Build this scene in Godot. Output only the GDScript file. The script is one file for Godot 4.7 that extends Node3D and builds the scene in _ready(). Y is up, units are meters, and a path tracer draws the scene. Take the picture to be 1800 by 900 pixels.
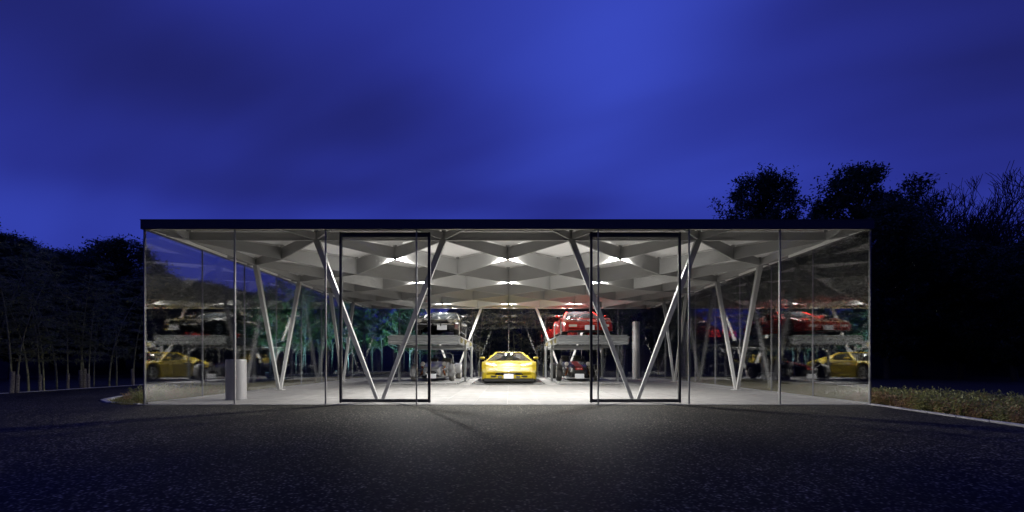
extends Node3D
# A square glass pavilion at dusk: z = 0 is its front glass, the camera stands in front at +z, floor at y = 0.

const W := 13.6          # side of the pavilion
const HW := 6.8
const PANE := 1.7
const A := 1.257         # half spacing of the diagonal roof lattice
const EDGE := 0.513      # from glass line to the first lattice row
const TOP := 3.34        # top of the beams
const GY := -0.012       # asphalt level

var M := {}
var names := {}

# ---------------------------------------------------------------- mesh helper
class MB:
	var v := PackedVector3Array()
	var n := PackedVector3Array()
	func tri(a: Vector3, b: Vector3, c: Vector3) -> void:
		var f := (c - a).cross(b - a).normalized()
		v.append(a); v.append(b); v.append(c)
		n.append(f); n.append(f); n.append(f)
	func trin(a: Vector3, b: Vector3, c: Vector3, na: Vector3, nb: Vector3, nc: Vector3) -> void:
		if (c - a).cross(b - a).dot(na + nb + nc) >= 0.0:
			v.append(a); v.append(b); v.append(c); n.append(na); n.append(nb); n.append(nc)
		else:
			v.append(a); v.append(c); v.append(b); n.append(na); n.append(nc); n.append(nb)
	func quad(a: Vector3, b: Vector3, c: Vector3, d: Vector3) -> void:
		tri(a, b, c); tri(a, c, d)
	func outq(a: Vector3, b: Vector3, c: Vector3, d: Vector3, o: Vector3) -> void:
		# flat quad facing along o
		var f := (c - a).cross(b - a)
		if f.length() < 1e-9:
			f = (d - a).cross(c - a)
		if f.dot(o) >= 0.0:
			quad(a, b, c, d)
		else:
			quad(a, d, c, b)
	func hexa(p: Array) -> void:
		# eight corners: 0-3 bottom ring, 4-7 top ring
		var m := Vector3.ZERO
		for q in p:
			m += q / 8.0
		for f in [[0, 1, 2, 3], [4, 5, 6, 7], [0, 1, 5, 4], [1, 2, 6, 5], [2, 3, 7, 6], [3, 0, 4, 7]]:
			var a: Vector3 = p[f[0]]
			var b: Vector3 = p[f[1]]
			var c: Vector3 = p[f[2]]
			var d: Vector3 = p[f[3]]
			outq(a, b, c, d, (a + b + c + d) / 4.0 - m)
	func box(c: Vector3, s: Vector3, b := Basis()) -> void:
		var p := []
		for y in [-0.5, 0.5]:
			for q in [[-0.5, -0.5], [0.5, -0.5], [0.5, 0.5], [-0.5, 0.5]]:
				p.append(c + b * Vector3(q[0] * s.x, y * s.y, q[1] * s.z))
		hexa(p)
	func bevel_box(c: Vector3, s: Vector3, r: float, b := Basis()) -> void:
		# box with chamfered edges
		var h := s * 0.5
		for ax in 3:
			for sg in [-1.0, 1.0]:
				var u := (ax + 1) % 3
				var w := (ax + 2) % 3
				var q := []
				for k in [[-1, -1], [1, -1], [1, 1], [-1, 1]]:
					var p := Vector3.ZERO
					p[ax] = sg * h[ax]; p[u] = k[0] * (h[u] - r); p[w] = k[1] * (h[w] - r)
					q.append(c + b * p)
				var o := Vector3.ZERO
				o[ax] = sg
				outq(q[0], q[1], q[2], q[3], b * o)
				for s2 in [-1.0, 1.0]:
					var e := []
					for k in [-1.0, 1.0]:
						var p1 := Vector3.ZERO
						p1[ax] = sg * h[ax]; p1[u] = s2 * (h[u] - r); p1[w] = k * (h[w] - r)
						var p2 := p1
						p2[ax] = sg * (h[ax] - r); p2[u] = s2 * h[u]
						e.append(c + b * p1); e.append(c + b * p2)
					var o2 := Vector3.ZERO
					o2[ax] = sg; o2[u] = s2
					outq(e[0], e[1], e[3], e[2], b * o2)
	func bar(p: Vector3, q: Vector3, w0: float, w1: float, d0: float, d1: float, side: Vector3) -> void:
		# tapered bar; w across "side", d across the third axis
		var ax := (q - p).normalized()
		var s := (side - ax * side.dot(ax)).normalized()
		var t := ax.cross(s)
		var c := []
		for e in [[p, w0, d0], [q, w1, d1]]:
			for k in [[-1, -1], [1, -1], [1, 1], [-1, 1]]:
				c.append(e[0] + s * (k[0] * e[1] * 0.5) + t * (k[1] * e[2] * 0.5))
		hexa(c)
	func tube(pts: Array, rs: Array, sides: int, caps := true) -> void:
		var rings := []
		var ref := Vector3.UP
		for i in pts.size():
			var p: Vector3 = pts[i]
			var d: Vector3 = (pts[mini(i + 1, pts.size() - 1)] - pts[maxi(i - 1, 0)]).normalized()
			if i == 0:
				ref = Vector3.RIGHT if absf(d.y) > 0.8 else Vector3.UP
			var s := (ref - d * ref.dot(d)).normalized()
			ref = s
			var t := d.cross(s)
			var ring := []
			for k in sides:
				var an := TAU * k / sides
				ring.append([p + (s * cos(an) + t * sin(an)) * rs[i], s * cos(an) + t * sin(an)])
			rings.append(ring)
		for i in pts.size() - 1:
			for k in sides:
				var a: Array = rings[i][k]
				var b: Array = rings[i][(k + 1) % sides]
				var c: Array = rings[i + 1][(k + 1) % sides]
				var e: Array = rings[i + 1][k]
				trin(a[0], b[0], c[0], a[1], b[1], c[1])
				trin(a[0], c[0], e[0], a[1], c[1], e[1])
		if caps:
			for i in [0, pts.size() - 1]:
				var o: Vector3 = (pts[0] - pts[1]) if i == 0 else (pts[-1] - pts[-2])
				o = o.normalized()
				for k in range(1, sides - 1):
					trin(rings[i][0][0], rings[i][k][0], rings[i][k + 1][0], o, o, o)
	func lathe(c: Vector3, ax: Vector3, prof: Array, seg: int, smooth := false) -> void:
		# prof: Vector2(radius, along axis)
		ax = ax.normalized()
		var s := (Vector3.RIGHT if absf(ax.x) < 0.8 else Vector3.UP)
		s = (s - ax * s.dot(ax)).normalized()
		var t := ax.cross(s)
		for i in prof.size() - 1:
			var p: Vector2 = prof[i]
			var q: Vector2 = prof[i + 1]
			var nd := Vector2(q.y - p.y, p.x - q.x).normalized()   # outward for a profile that runs up along the axis
			var n0 := nd
			var n1 := nd
			if smooth:
				if i > 0:
					var pp: Vector2 = prof[i - 1]
					n0 = (nd + Vector2(p.y - pp.y, pp.x - p.x).normalized()).normalized()
				if i < prof.size() - 2:
					var qq: Vector2 = prof[i + 2]
					n1 = (nd + Vector2(qq.y - q.y, q.x - qq.x).normalized()).normalized()
			for k in seg:
				var a0 := TAU * k / seg
				var a1 := TAU * (k + 1) / seg
				var d0 := s * cos(a0) + t * sin(a0)
				var d1 := s * cos(a1) + t * sin(a1)
				var P := [c + d0 * p.x + ax * p.y, c + d1 * p.x + ax * p.y, c + d1 * q.x + ax * q.y, c + d0 * q.x + ax * q.y]
				var N := [d0 * n0.x + ax * n0.y, d1 * n0.x + ax * n0.y, d1 * n1.x + ax * n1.y, d0 * n1.x + ax * n1.y]
				if p.x > 1e-5:
					trin(P[0], P[1], P[2], N[0], N[1], N[2])
				if q.x > 1e-5:
					trin(P[0], P[2], P[3], N[0], N[2], N[3])
	func grid(rows: Array, smooth: bool) -> void:
		var R := rows.size()
		var C: int = rows[0].size()
		var nn := []
		if smooth:
			for i in R:
				var r := []
				for j in C:
					var du: Vector3 = rows[mini(i + 1, R - 1)][j] - rows[maxi(i - 1, 0)][j]
					var dv: Vector3 = rows[i][mini(j + 1, C - 1)] - rows[i][maxi(j - 1, 0)]
					r.append(dv.cross(du).normalized())
				nn.append(r)
		for i in R - 1:
			for j in C - 1:
				var a: Vector3 = rows[i][j]
				var b: Vector3 = rows[i + 1][j]
				var c: Vector3 = rows[i + 1][j + 1]
				var d: Vector3 = rows[i][j + 1]
				if smooth:
					trin(a, b, c, nn[i][j], nn[i + 1][j], nn[i + 1][j + 1])
					trin(a, c, d, nn[i][j], nn[i + 1][j + 1], nn[i][j + 1])
				else:
					tri(a, b, c); tri(a, c, d)
	func strips(rows: Array) -> void:
		# smooth along the rows' direction, a crease at every profile point
		var R := rows.size()
		var C: int = rows[0].size()
		for j in C - 1:
			var nn := []
			for i in R:
				var du: Vector3 = rows[mini(i + 1, R - 1)][j] - rows[maxi(i - 1, 0)][j] + rows[mini(i + 1, R - 1)][j + 1] - rows[maxi(i - 1, 0)][j + 1]
				nn.append((rows[i][j + 1] - rows[i][j]).cross(du).normalized())
			for i in R - 1:
				trin(rows[i][j], rows[i + 1][j], rows[i + 1][j + 1], nn[i], nn[i + 1], nn[i + 1])
				trin(rows[i][j], rows[i + 1][j + 1], rows[i][j + 1], nn[i], nn[i + 1], nn[i])
	func prism(poly: PackedVector2Array, y0: float, y1: float) -> void:
		# a flat plate, outline in x/z
		var idx := Geometry2D.triangulate_polygon(poly)
		for k in range(0, idx.size(), 3):
			var p := poly[idx[k]]
			var q := poly[idx[k + 1]]
			var r := poly[idx[k + 2]]
			trin(Vector3(p.x, y1, p.y), Vector3(q.x, y1, q.y), Vector3(r.x, y1, r.y), Vector3.UP, Vector3.UP, Vector3.UP)
			trin(Vector3(p.x, y0, p.y), Vector3(q.x, y0, q.y), Vector3(r.x, y0, r.y), Vector3.DOWN, Vector3.DOWN, Vector3.DOWN)
		var m := Vector2.ZERO
		for p in poly:
			m += p / poly.size()
		for k in poly.size():
			var p := poly[k]
			var q := poly[(k + 1) % poly.size()]
			var o := (p + q) / 2.0 - m
			outq(Vector3(p.x, y0, p.y), Vector3(q.x, y0, q.y), Vector3(q.x, y1, q.y), Vector3(p.x, y1, p.y), Vector3(o.x, 0, o.y))
	func leaf(p: Vector3, d: Vector3, l: float, w: float, up: Vector3) -> void:
		var s := d.cross(up)
		if s.length() < 1e-4:
			s = Vector3.RIGHT
		s = s.normalized() * w * 0.5
		tri(p, p + d * l * 0.45 + s, p + d * l)
		tri(p, p + d * l, p + d * l * 0.45 - s)
	func done() -> ArrayMesh:
		var a := []
		a.resize(Mesh.ARRAY_MAX)
		a[Mesh.ARRAY_VERTEX] = v
		a[Mesh.ARRAY_NORMAL] = n
		var m := ArrayMesh.new()
		m.add_surface_from_arrays(Mesh.PRIMITIVE_TRIANGLES, a)
		return m

# ---------------------------------------------------------------- scene helpers
func numbered(called: String) -> String:
	if not names.has(called):
		names[called] = 0
		return called
	names[called] += 1
	return "%s_%03d" % [called, names[called]]

func thing(called: String, label: String, category: String, at := Vector3.ZERO, turn := 0.0, group := "") -> Node3D:
	var o := Node3D.new()
	o.name = numbered(called)
	add_child(o)
	o.position = at
	o.rotation.y = turn
	o.set_meta("label", label)
	o.set_meta("category", category)
	if group:
		o.set_meta("group", group)
	return o

func part(called: String, mb, m: Material, parent: Node3D, at := Vector3.ZERO) -> MeshInstance3D:
	var o := MeshInstance3D.new()
	o.name = called
	o.mesh = mb.done() if mb is MB else mb
	o.material_override = m
	o.position = at
	o.cast_shadow = GeometryInstance3D.SHADOW_CASTING_SETTING_ON
	parent.add_child(o, true)
	return o

func joint(called: String, parent: Node3D, at := Vector3.ZERO) -> Node3D:
	var o := Node3D.new()
	o.name = called
	parent.add_child(o, true)
	o.position = at
	return o

func struct(called: String, mb, m: Material) -> MeshInstance3D:
	var o := part(called, mb, m, self)
	o.set_meta("kind", "structure")
	return o

func stuff(called: String, o: Node3D, label: String, category: String) -> void:
	o.name = called
	add_child(o)
	o.set_meta("kind", "stuff")
	o.set_meta("label", label)
	o.set_meta("category", category)

func mat(called: String, c: Color, rough := 0.6, metal := 0.0) -> StandardMaterial3D:
	var m := StandardMaterial3D.new()
	m.resource_name = called
	m.albedo_color = c.linear_to_srgb()
	m.roughness = rough
	m.metallic = metal
	M[called] = m
	return m

func glass(called: String, c: Color, alpha: float) -> StandardMaterial3D:
	var m := mat(called, c, 0.0)
	m.albedo_color.a = alpha
	m.transparency = BaseMaterial3D.TRANSPARENCY_ALPHA
	m.metallic_specular = 0.5
	return m

func glow(called: String, c: Color, e: float) -> StandardMaterial3D:
	var m := mat(called, Color(0.8, 0.8, 0.8), 0.4)
	m.emission_enabled = true
	m.emission = c
	m.emission_energy_multiplier = e
	return m

func paint(called: String, c: Color, coat := 1.0) -> StandardMaterial3D:
	var m := mat(called, c, 0.35)
	m.clearcoat_enabled = true
	m.clearcoat = coat
	m.clearcoat_roughness = 0.03
	return m

func speckle(size: int, lo: float, hi: float, power: float, sd: int, blotch := 0.0, soft := 0) -> Image:
	# grain of random grey values with broad blotches, tiles seamlessly
	var rng := RandomNumberGenerator.new()
	rng.seed = sd
	var fn := FastNoiseLite.new()
	fn.seed = sd
	fn.frequency = 5.0 / size
	var low := fn.get_seamless_image(size, size)
	var data := PackedByteArray()
	data.resize(size * size)
	for i in size * size:
		var k := pow(rng.randf(), power)
		data[i] = int(255.0 * clampf(lo + (hi - lo) * k, 0.0, 1.0))
	var im := Image.create_from_data(size, size, false, Image.FORMAT_L8, data)
	for k in soft:
		im.resize(size / 2, size / 2, Image.INTERPOLATE_BILINEAR)
		im.resize(size, size, Image.INTERPOLATE_CUBIC)
	if blotch > 0.0:
		var lowd := low.get_data()
		var step := lowd.size() / (size * size)
		data = im.get_data()
		for i in size * size:
			data[i] = int(clampf(data[i] * (1.0 - blotch + 2.0 * blotch * lowd[i * step] / 255.0), 0.0, 255.0))
		im = Image.create_from_data(size, size, false, Image.FORMAT_L8, data)
	return im

func tex(im: Image) -> ImageTexture:
	var c: Image = im.duplicate()
	c.convert(Image.FORMAT_RGB8)
	return ImageTexture.create_from_image(c)

func world_map(m: StandardMaterial3D, albedo: Image, height: Image, metres: float, relief: float) -> void:
	m.uv1_triplanar = true
	m.uv1_world_triplanar = true
	m.uv1_scale = Vector3.ONE / metres
	if albedo:
		m.albedo_texture = tex(albedo)
	if height:
		m.heightmap_enabled = true
		m.heightmap_texture = tex(height)
		m.heightmap_scale = relief

# ---------------------------------------------------------------- main
func _ready() -> void:
	setup_camera()
	setup_sky()
	materials()
	setup_ground()
	pavilion()
	lamps()
	lifts()
	yellow_car()
	red_car()
	black_coupe()
	roadster("silver_roadster", "open-wheeled dark grey roadster parked under the platform with the black coupe", Vector3(-2.80, 0.06, -10.25), false)
	roadster("black_roadster", "open-wheeled black roadster with red bonnet stripe under the red car", Vector3(2.57, 0.06, -10.25), true)
	pipes()
	vegetation()

func setup_camera() -> void:
	var cam := Camera3D.new()
	cam.name = "camera"
	add_child(cam)
	cam.position = Vector3(0.045, 0.8175, 9.024)
	cam.projection = Camera3D.PROJECTION_FRUSTUM
	cam.near = 0.1
	cam.far = 900.0
	cam.size = 0.1 * 900.0 / 850.0
	cam.frustum_offset = Vector2(0.1 * 4.0 / 850.0, 0.1 * 183.5 / 850.0)
	cam.current = true

func sky_dir(x: float, y: float) -> Vector3:
	return Vector3((x - 896.0) / 850.0, (633.5 - y) / 850.0, -1.0).normalized()

func setup_sky() -> void:
	var w := 1024
	var h := 512
	var fn := FastNoiseLite.new()
	fn.seed = 11
	fn.frequency = 1.0
	fn.fractal_octaves = 3
	fn.fractal_gain = 0.45
	var data := PackedFloat32Array()
	data.resize(w * h * 3)
	# long soft cloud banks: centre direction, along, across (both in radians), tilt, weight
	var banks := [
		[sky_dir(1090, 40), 0.18, 0.36, 0.4, 0.34], [sky_dir(560, 60), 0.5, 0.22, 0.1, 0.18], [sky_dir(30, 285), 0.22, 0.13, 0.2, 0.4],
		[sky_dir(110, 392), 0.34, 0.07, 0.0, -0.05], [sky_dir(980, 345), 0.45, 0.13, 0.0, 0.42], [sky_dir(700, 235), 0.34, 0.12, -0.25, -0.38],
		[sky_dir(1190, 215), 0.34, 0.08, 0.5, -0.34], [sky_dir(120, 30), 0.3, 0.2, -0.3, -0.30], [sky_dir(1560, 250), 0.3, 0.16, 0.3, 0.16],
		[sky_dir(1780, 60), 0.2, 0.3, 0.0, -0.35], [sky_dir(250, 300), 0.22, 0.05, 0.1, -0.22], [sky_dir(700, 345), 0.5, 0.035, 0.02, -0.2],
	]
	for j in h:
		var el := (0.5 - (j + 0.5) / h) * PI
		for i in w:
			var az := (i + 0.5) / w * TAU
			var d := Vector3(sin(az) * cos(el), sin(el), -cos(az) * cos(el))
			var k := 0.0
			if d.y > -0.05:
				# wind-drawn streaks: noise sampled on a cloud plane
				var t := 1.0 / (d.y + 0.22)
				var px := d.x * t
				var pz := d.z * t
				var u := px * 0.86 + pz * 0.5
				var vv := -px * 0.5 + pz * 0.86
				k = 0.36 * fn.get_noise_3d(u * 0.5, vv * 1.1, 0.0) + 0.15 * fn.get_noise_3d(u * 0.9, vv * 3.0, 7.0)
				for b in banks:
					var c: Vector3 = b[0]
					var e := (c.cross(Vector3.UP)).normalized()
					var f := e.cross(c)
					var dx := -d.dot(e) * -1.0
					var dy := d.dot(f)
					if d.dot(c) < 0.3:
						continue
					var ct := cos(b[3])
					var st := sin(b[3])
					var a1: float = (dx * ct + dy * st) / b[1]
					var a2: float = (-dx * st + dy * ct) / b[2]
					k += b[4] * exp(-(a1 * a1 + a2 * a2))
			var g := clampf(1.0 + 1.25 * k, 0.35, 2.2)
			var base := Color(0.0215, 0.0300, 0.262)
			var pale := Color(0.042, 0.070, 0.53)
			var dark := Color(0.0120, 0.0145, 0.115)
			var c2 := base.lerp(pale, clampf((g - 0.92) / 0.9, 0.0, 1.2)) if g > 0.92 else base.lerp(dark, (0.92 - g) / 0.57)
			if d.y < 0.0:
				c2 = Color(0.004, 0.005, 0.03)
			var o := (j * w + i) * 3
			data[o] = c2.r; data[o + 1] = c2.g; data[o + 2] = c2.b
	var im := Image.create_from_data(w, h, false, Image.FORMAT_RGBF, data.to_byte_array())
	var pm := PanoramaSkyMaterial.new()
	pm.panorama = ImageTexture.create_from_image(im)
	var sky := Sky.new()
	sky.sky_material = pm
	var env := Environment.new()
	env.background_mode = Environment.BG_SKY
	env.sky = sky
	env.tonemap_mode = Environment.TONE_MAPPER_LINEAR
	env.tonemap_exposure = 1.0
	env.sdfgi_enabled = true
	env.ssao_enabled = true
	env.ssil_enabled = true
	var we := WorldEnvironment.new()
	we.name = "world_environment"
	we.environment = env
	add_child(we)

func materials() -> void:
	var asphalt_grain := speckle(1024, 0.07, 1.0, 6.5, 3, 0.22)
	var asphalt_relief := speckle(1024, 0.0, 1.0, 1.0, 4, 0.0, 1)
	world_map(mat("asphalt", Color(0.56, 0.515, 0.385), 0.6), asphalt_grain, asphalt_relief, 13.0, 0.12)
	M.asphalt.metallic_specular = 0.2
	var fine := speckle(512, 0.82, 1.0, 1.0, 8, 0.10, 1)
	for k in 4:
		var c := 0.145 + 0.009 * k  # pale grey stone
		world_map(mat("floor_tile_%d" % k, Color(c, c * 0.97, c * 0.935), 0.65), fine, null, 1.7, 0.0)
	world_map(mat("joint_mortar", Color(0.33, 0.32, 0.30), 0.8), fine, null, 0.9, 0.0)
	world_map(mat("concrete", Color(0.30, 0.295, 0.285), 0.7), speckle(512, 0.7, 1.0, 1.0, 9, 0.25, 2), null, 2.3, 0.0)
	world_map(mat("kerb_stone", Color(0.38, 0.37, 0.36), 0.8), fine, null, 0.8, 0.0)
	world_map(mat("soil", Color(0.035, 0.029, 0.02), 0.95), speckle(512, 0.3, 1.0, 1.5, 12, 0.4, 1), speckle(512, 0, 1, 1, 13, 0.0, 2), 3.0, 4.0)
	mat("grass_blade", Color(0.14, 0.135, 0.045), 0.8).backlight_enabled = true
	M.grass_blade.backlight = Color(0.3, 0.3, 0.12)
	mat("straw_blade", Color(0.27, 0.22, 0.10), 0.85)
	# building
	mat("steel_white", Color(0.32, 0.318, 0.31), 0.5)
	mat("ceiling_white", Color(0.82, 0.81, 0.795), 0.75)
	mat("fascia", Color(0.055, 0.055, 0.06), 0.45)
	mat("door_frame", Color(0.045, 0.046, 0.05), 0.35, 0.3)
	mat("sealant_grey", Color(0.20, 0.20, 0.20), 0.6)
	mat("aluminium", Color(0.27, 0.27, 0.275), 0.4, 0.7)
	glass("clear_glass", Color(0.001, 0.001, 0.001), 0.004)
	glass("tinted_glass", Color(0.0012, 0.0015, 0.0018), 0.025)
	mat("cylinder_metal", Color(0.28, 0.275, 0.28), 0.4, 0.3)
	# lifts
	mat("galvanised", Color(0.30, 0.31, 0.315), 0.42, 0.6)
	mat("galvanised_yellow", Color(0.30, 0.27, 0.15), 0.45, 0.35)
	mat("deck_plate", Color(0.26, 0.26, 0.26), 0.5, 0.4)
	mat("slot_black", Color(0.01, 0.01, 0.01), 0.8)
	# cars
	paint("paint_yellow", Color(0.38, 0.285, 0.006))
	paint("paint_red", Color(0.42, 0.012, 0.008))
	paint("paint_black", Color(0.010, 0.009, 0.009))
	paint("paint_grey", Color(0.16, 0.16, 0.165))
	mat("trim_black", Color(0.012, 0.012, 0.013), 0.5)
	mat("rubber", Color(0.022, 0.021, 0.020), 0.75)
	mat("rubber_dusty", Color(0.16, 0.15, 0.14), 0.85)
	mat("chrome", Color(0.75, 0.75, 0.76), 0.1, 1.0)
	mat("alloy", Color(0.5, 0.5, 0.5), 0.28, 0.9)
	mat("leather", Color(0.018, 0.015, 0.013), 0.6)
	glass("car_glass", Color(0.006, 0.007, 0.008), 0.78)
	glass("lens_glass", Color(0.75, 0.75, 0.75), 0.45)
	mat("lens_white", Color(0.62, 0.58, 0.52), 0.15)
	mat("lens_amber", Color(0.45, 0.13, 0.02), 0.2)
	mat("plate_white", Color(0.66, 0.67, 0.70), 0.5)
	mat("red_stripe", Color(0.34, 0.02, 0.012), 0.4)
	mat("copper_pipe", Color(0.22, 0.08, 0.035), 0.4, 0.6)
	# lamps
	mat("lamp_housing", Color(0.25, 0.25, 0.25), 0.5)
	glow("lamp_lens", Color(1.0, 0.98, 0.94), 20.0)
	glow("uplight_lens", Color(0.6, 0.95, 1.0), 20.0)
	# plants
	mat("bark_dark", Color(0.035, 0.028, 0.022), 0.9)
	world_map(mat("bark_pale", Color(0.42, 0.40, 0.36), 0.85), speckle(256, 0.35, 1.0, 0.6, 21, 0.4, 3), null, 0.6, 0.0)
	world_map(mat("bamboo_cane", Color(0.36, 0.35, 0.17), 0.5), speckle(256, 0.6, 1.0, 1.0, 23, 0.3, 3), null, 0.7, 0.0)
	world_map(mat("stake_wrap", Color(0.36, 0.32, 0.25), 0.9), speckle(256, 0.5, 1.0, 1.0, 25, 0.3, 1), null, 0.3, 0.0)
	for e in [["leaf_dark", Color(0.030, 0.045, 0.018)], ["leaf_green", Color(0.06, 0.11, 0.035)], ["leaf_olive", Color(0.15, 0.155, 0.045)], ["leaf_dry", Color(0.22, 0.14, 0.06)]]:
		var m := mat(e[0], e[1], 0.6)
		m.backlight_enabled = true
		m.backlight = (e[1] * 1.6).linear_to_srgb()

# ---------------------------------------------------------------- ground
func setup_ground() -> void:
	var g := MB.new()
	g.quad(Vector3(-500, -0.10, 300), Vector3(500, -0.10, 300), Vector3(500, -0.10, -500), Vector3(-500, -0.10, -500))
	struct("ground", g, M.soil)
	# asphalt forecourt and the drive that runs back along the left side
	var a := MB.new()
	var pl := PackedVector2Array([Vector2(6.72, -0.02), Vector2(6.74, 0.3), Vector2(6.42, 3.1), Vector2(5.9, 8.0), Vector2(5.2, 15), Vector2(4, 40), Vector2(-60, 40), Vector2(-60, 14), Vector2(-22, 3), Vector2(-13.2, -1.2), Vector2(-12.6, -3.0), Vector2(-12.4, -7.0), Vector2(-12.3, -24), Vector2(-10.5, -31), Vector2(-8.3, -30), Vector2(-9.15, -22), Vector2(-9.2, -3.4), Vector2(-8.95, -2.0), Vector2(-8.45, -0.95), Vector2(-7.8, -0.35), Vector2(-6.82, -0.02)])
	a.prism(pl, -0.14, GY)
	struct("asphalt_drive", a, M.asphalt)
	# kerbs
	var right := [Vector2(6.79, -0.05), Vector2(6.79, 0.3), Vector2(6.47, 3.1), Vector2(5.95, 8.0), Vector2(5.25, 15.0)]
	var left := [Vector2(-6.9, -0.06), Vector2(-7.75, -0.40), Vector2(-8.38, -1.0), Vector2(-8.87, -2.04), Vector2(-9.12, -3.4), Vector2(-9.1, -22)]
	var far := [Vector2(-22, 3.1), Vector2(-13.3, -1.2), Vector2(-12.7, -3.0), Vector2(-12.5, -7.0), Vector2(-12.4, -24)]
	var krng := RandomNumberGenerator.new()
	krng.seed = 41
	for line in [right, left, far]:
		var kn := Node3D.new()
		kn.name = numbered("kerb")
		add_child(kn)
		kn.set_meta("kind", "structure")
		for k in line.size() - 1:
			var p: Vector2 = line[k]
			var q: Vector2 = line[k + 1]
			var n := maxi(1, int(p.distance_to(q) / 0.6 + 0.5))
			for u in n:
				var a0 := p.lerp(q, float(u) / n)
				var a1 := p.lerp(q, float(u + 1) / n)
				var d := (a1 - a0).normalized()
				var ks := MB.new()
				var yaw := atan2(d.x, d.y)
				ks.bevel_box(Vector3.ZERO, Vector3(0.10, 0.13, a0.distance_to(a1) - 0.007), 0.008)
				var o := part("kerb_stone", ks, M.kerb_stone, kn, Vector3((a0.x + a1.x) / 2, -0.055 + krng.randf_range(-0.004, 0.003) - (0.012 if line == far else 0.0), (a0.y + a1.y) / 2))
				o.rotation.y = yaw + krng.randf_range(-0.006, 0.006)
	# lawn soil strips beside the building
	var s := MB.new()
	s.prism(PackedVector2Array([Vector2(-6.86, -0.06), Vector2(-7.7, -0.42), Vector2(-8.34, -1.05), Vector2(-8.82, -2.06), Vector2(-9.06, -3.4), Vector2(-9.04, -22), Vector2(12, -22), Vector2(12, -14), Vector2(11.5, 2.5), Vector2(6.55, 3.0), Vector2(6.86, 0.3), Vector2(6.86, -13.66), Vector2(-6.86, -13.66)]), -0.12, -0.035)
	struct("lawn_soil", s, M.soil)
	# wooded banks behind
	var hl := MB.new()
	var rows := []
	for i in 91:
		var r := []
		var an := deg_to_rad(-180.0 + 360.0 * i / 90.0)
		var side := rad_to_deg(an)
		var hgt := 11.0
		if side < -14.0 and side > -38.0:
			hgt = 4.0
		elif side <= -38.0:
			hgt = 4.0 + minf(1.0, (-38.0 - side) / 12.0) * 8.0
		else:
			hgt = 4.0 + minf(1.0, (side + 14.0) / 8.0) * 9.5
		for j in 9:
			var d := 36.0 + j * 10.0
			var rise := smoothstep(0.0, 0.45, j / 8.0) * hgt * (1.0 + 0.18 * sin(i * 1.7) + 0.1 * sin(i * 3.1 + j))
			r.append(Vector3(sin(an) * d, -0.12 + rise, 4.0 - cos(an) * d))
		rows.append(r)
	hl.grid(rows, true)
	struct("hill", hl, M.soil)

# ---------------------------------------------------------------- pavilion
func row_z(j: float) -> float:
	return -EDGE - A * j

func beam_low(i: float, j: float) -> float:
	# underside of the lattice: deep in the middle, thinning towards the eaves
	var d := minf(minf(j, 10.0 - j), 5.0 - absf(i))
	if d >= 2.0:
		return 2.954
	if d >= 0.0:
		return 2.954 + (2.0 - d) * 0.113
	return 3.18 - d * 0.26

func lattice_beam(i0: float, j0: float, i1: float, j1: float, th: float) -> MB:
	var mb := MB.new()
	var len := maxf(absf(i1 - i0), absf(j1 - j0))
	var cuts := [0.0]
	var t := ceilf(0.001)
	# break points where the underside bends
	var steps := int(ceil(len * 4.0))
	for k in range(1, steps):
		cuts.append(float(k) / steps)
	cuts.append(1.0)
	var dir := Vector3((i1 - i0) * A, 0, -(j1 - j0) * A).normalized()
	var s := Vector3(-dir.z, 0, dir.x) * th * 0.5
	for k in cuts.size() - 1:
		var ia := lerpf(i0, i1, cuts[k])
		var ja := lerpf(j0, j1, cuts[k])
		var ib := lerpf(i0, i1, cuts[k + 1])
		var jb := lerpf(j0, j1, cuts[k + 1])
		var pa := Vector3(ia * A, beam_low(ia, ja), row_z(ja))
		var pb := Vector3(ib * A, beam_low(ib, jb), row_z(jb))
		var ta := Vector3(pa.x, TOP, pa.z)
		var tb := Vector3(pb.x, TOP, pb.z)
		mb.outq(pa + s, pb + s, tb + s, ta + s, s)
		mb.outq(pa - s, pb - s, tb - s, ta - s, -s)
		mb.outq(pa + s, pb + s, pb - s, pa - s, Vector3.DOWN)
		mb.outq(ta + s, tb + s, tb - s, ta - s, Vector3.UP)
		if k == 0:
			mb.outq(pa + s, pa - s, ta - s, ta + s, -dir)
		if k == cuts.size() - 2:
			mb.outq(pb + s, pb - s, tb - s, tb + s, dir)
	return mb

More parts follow.
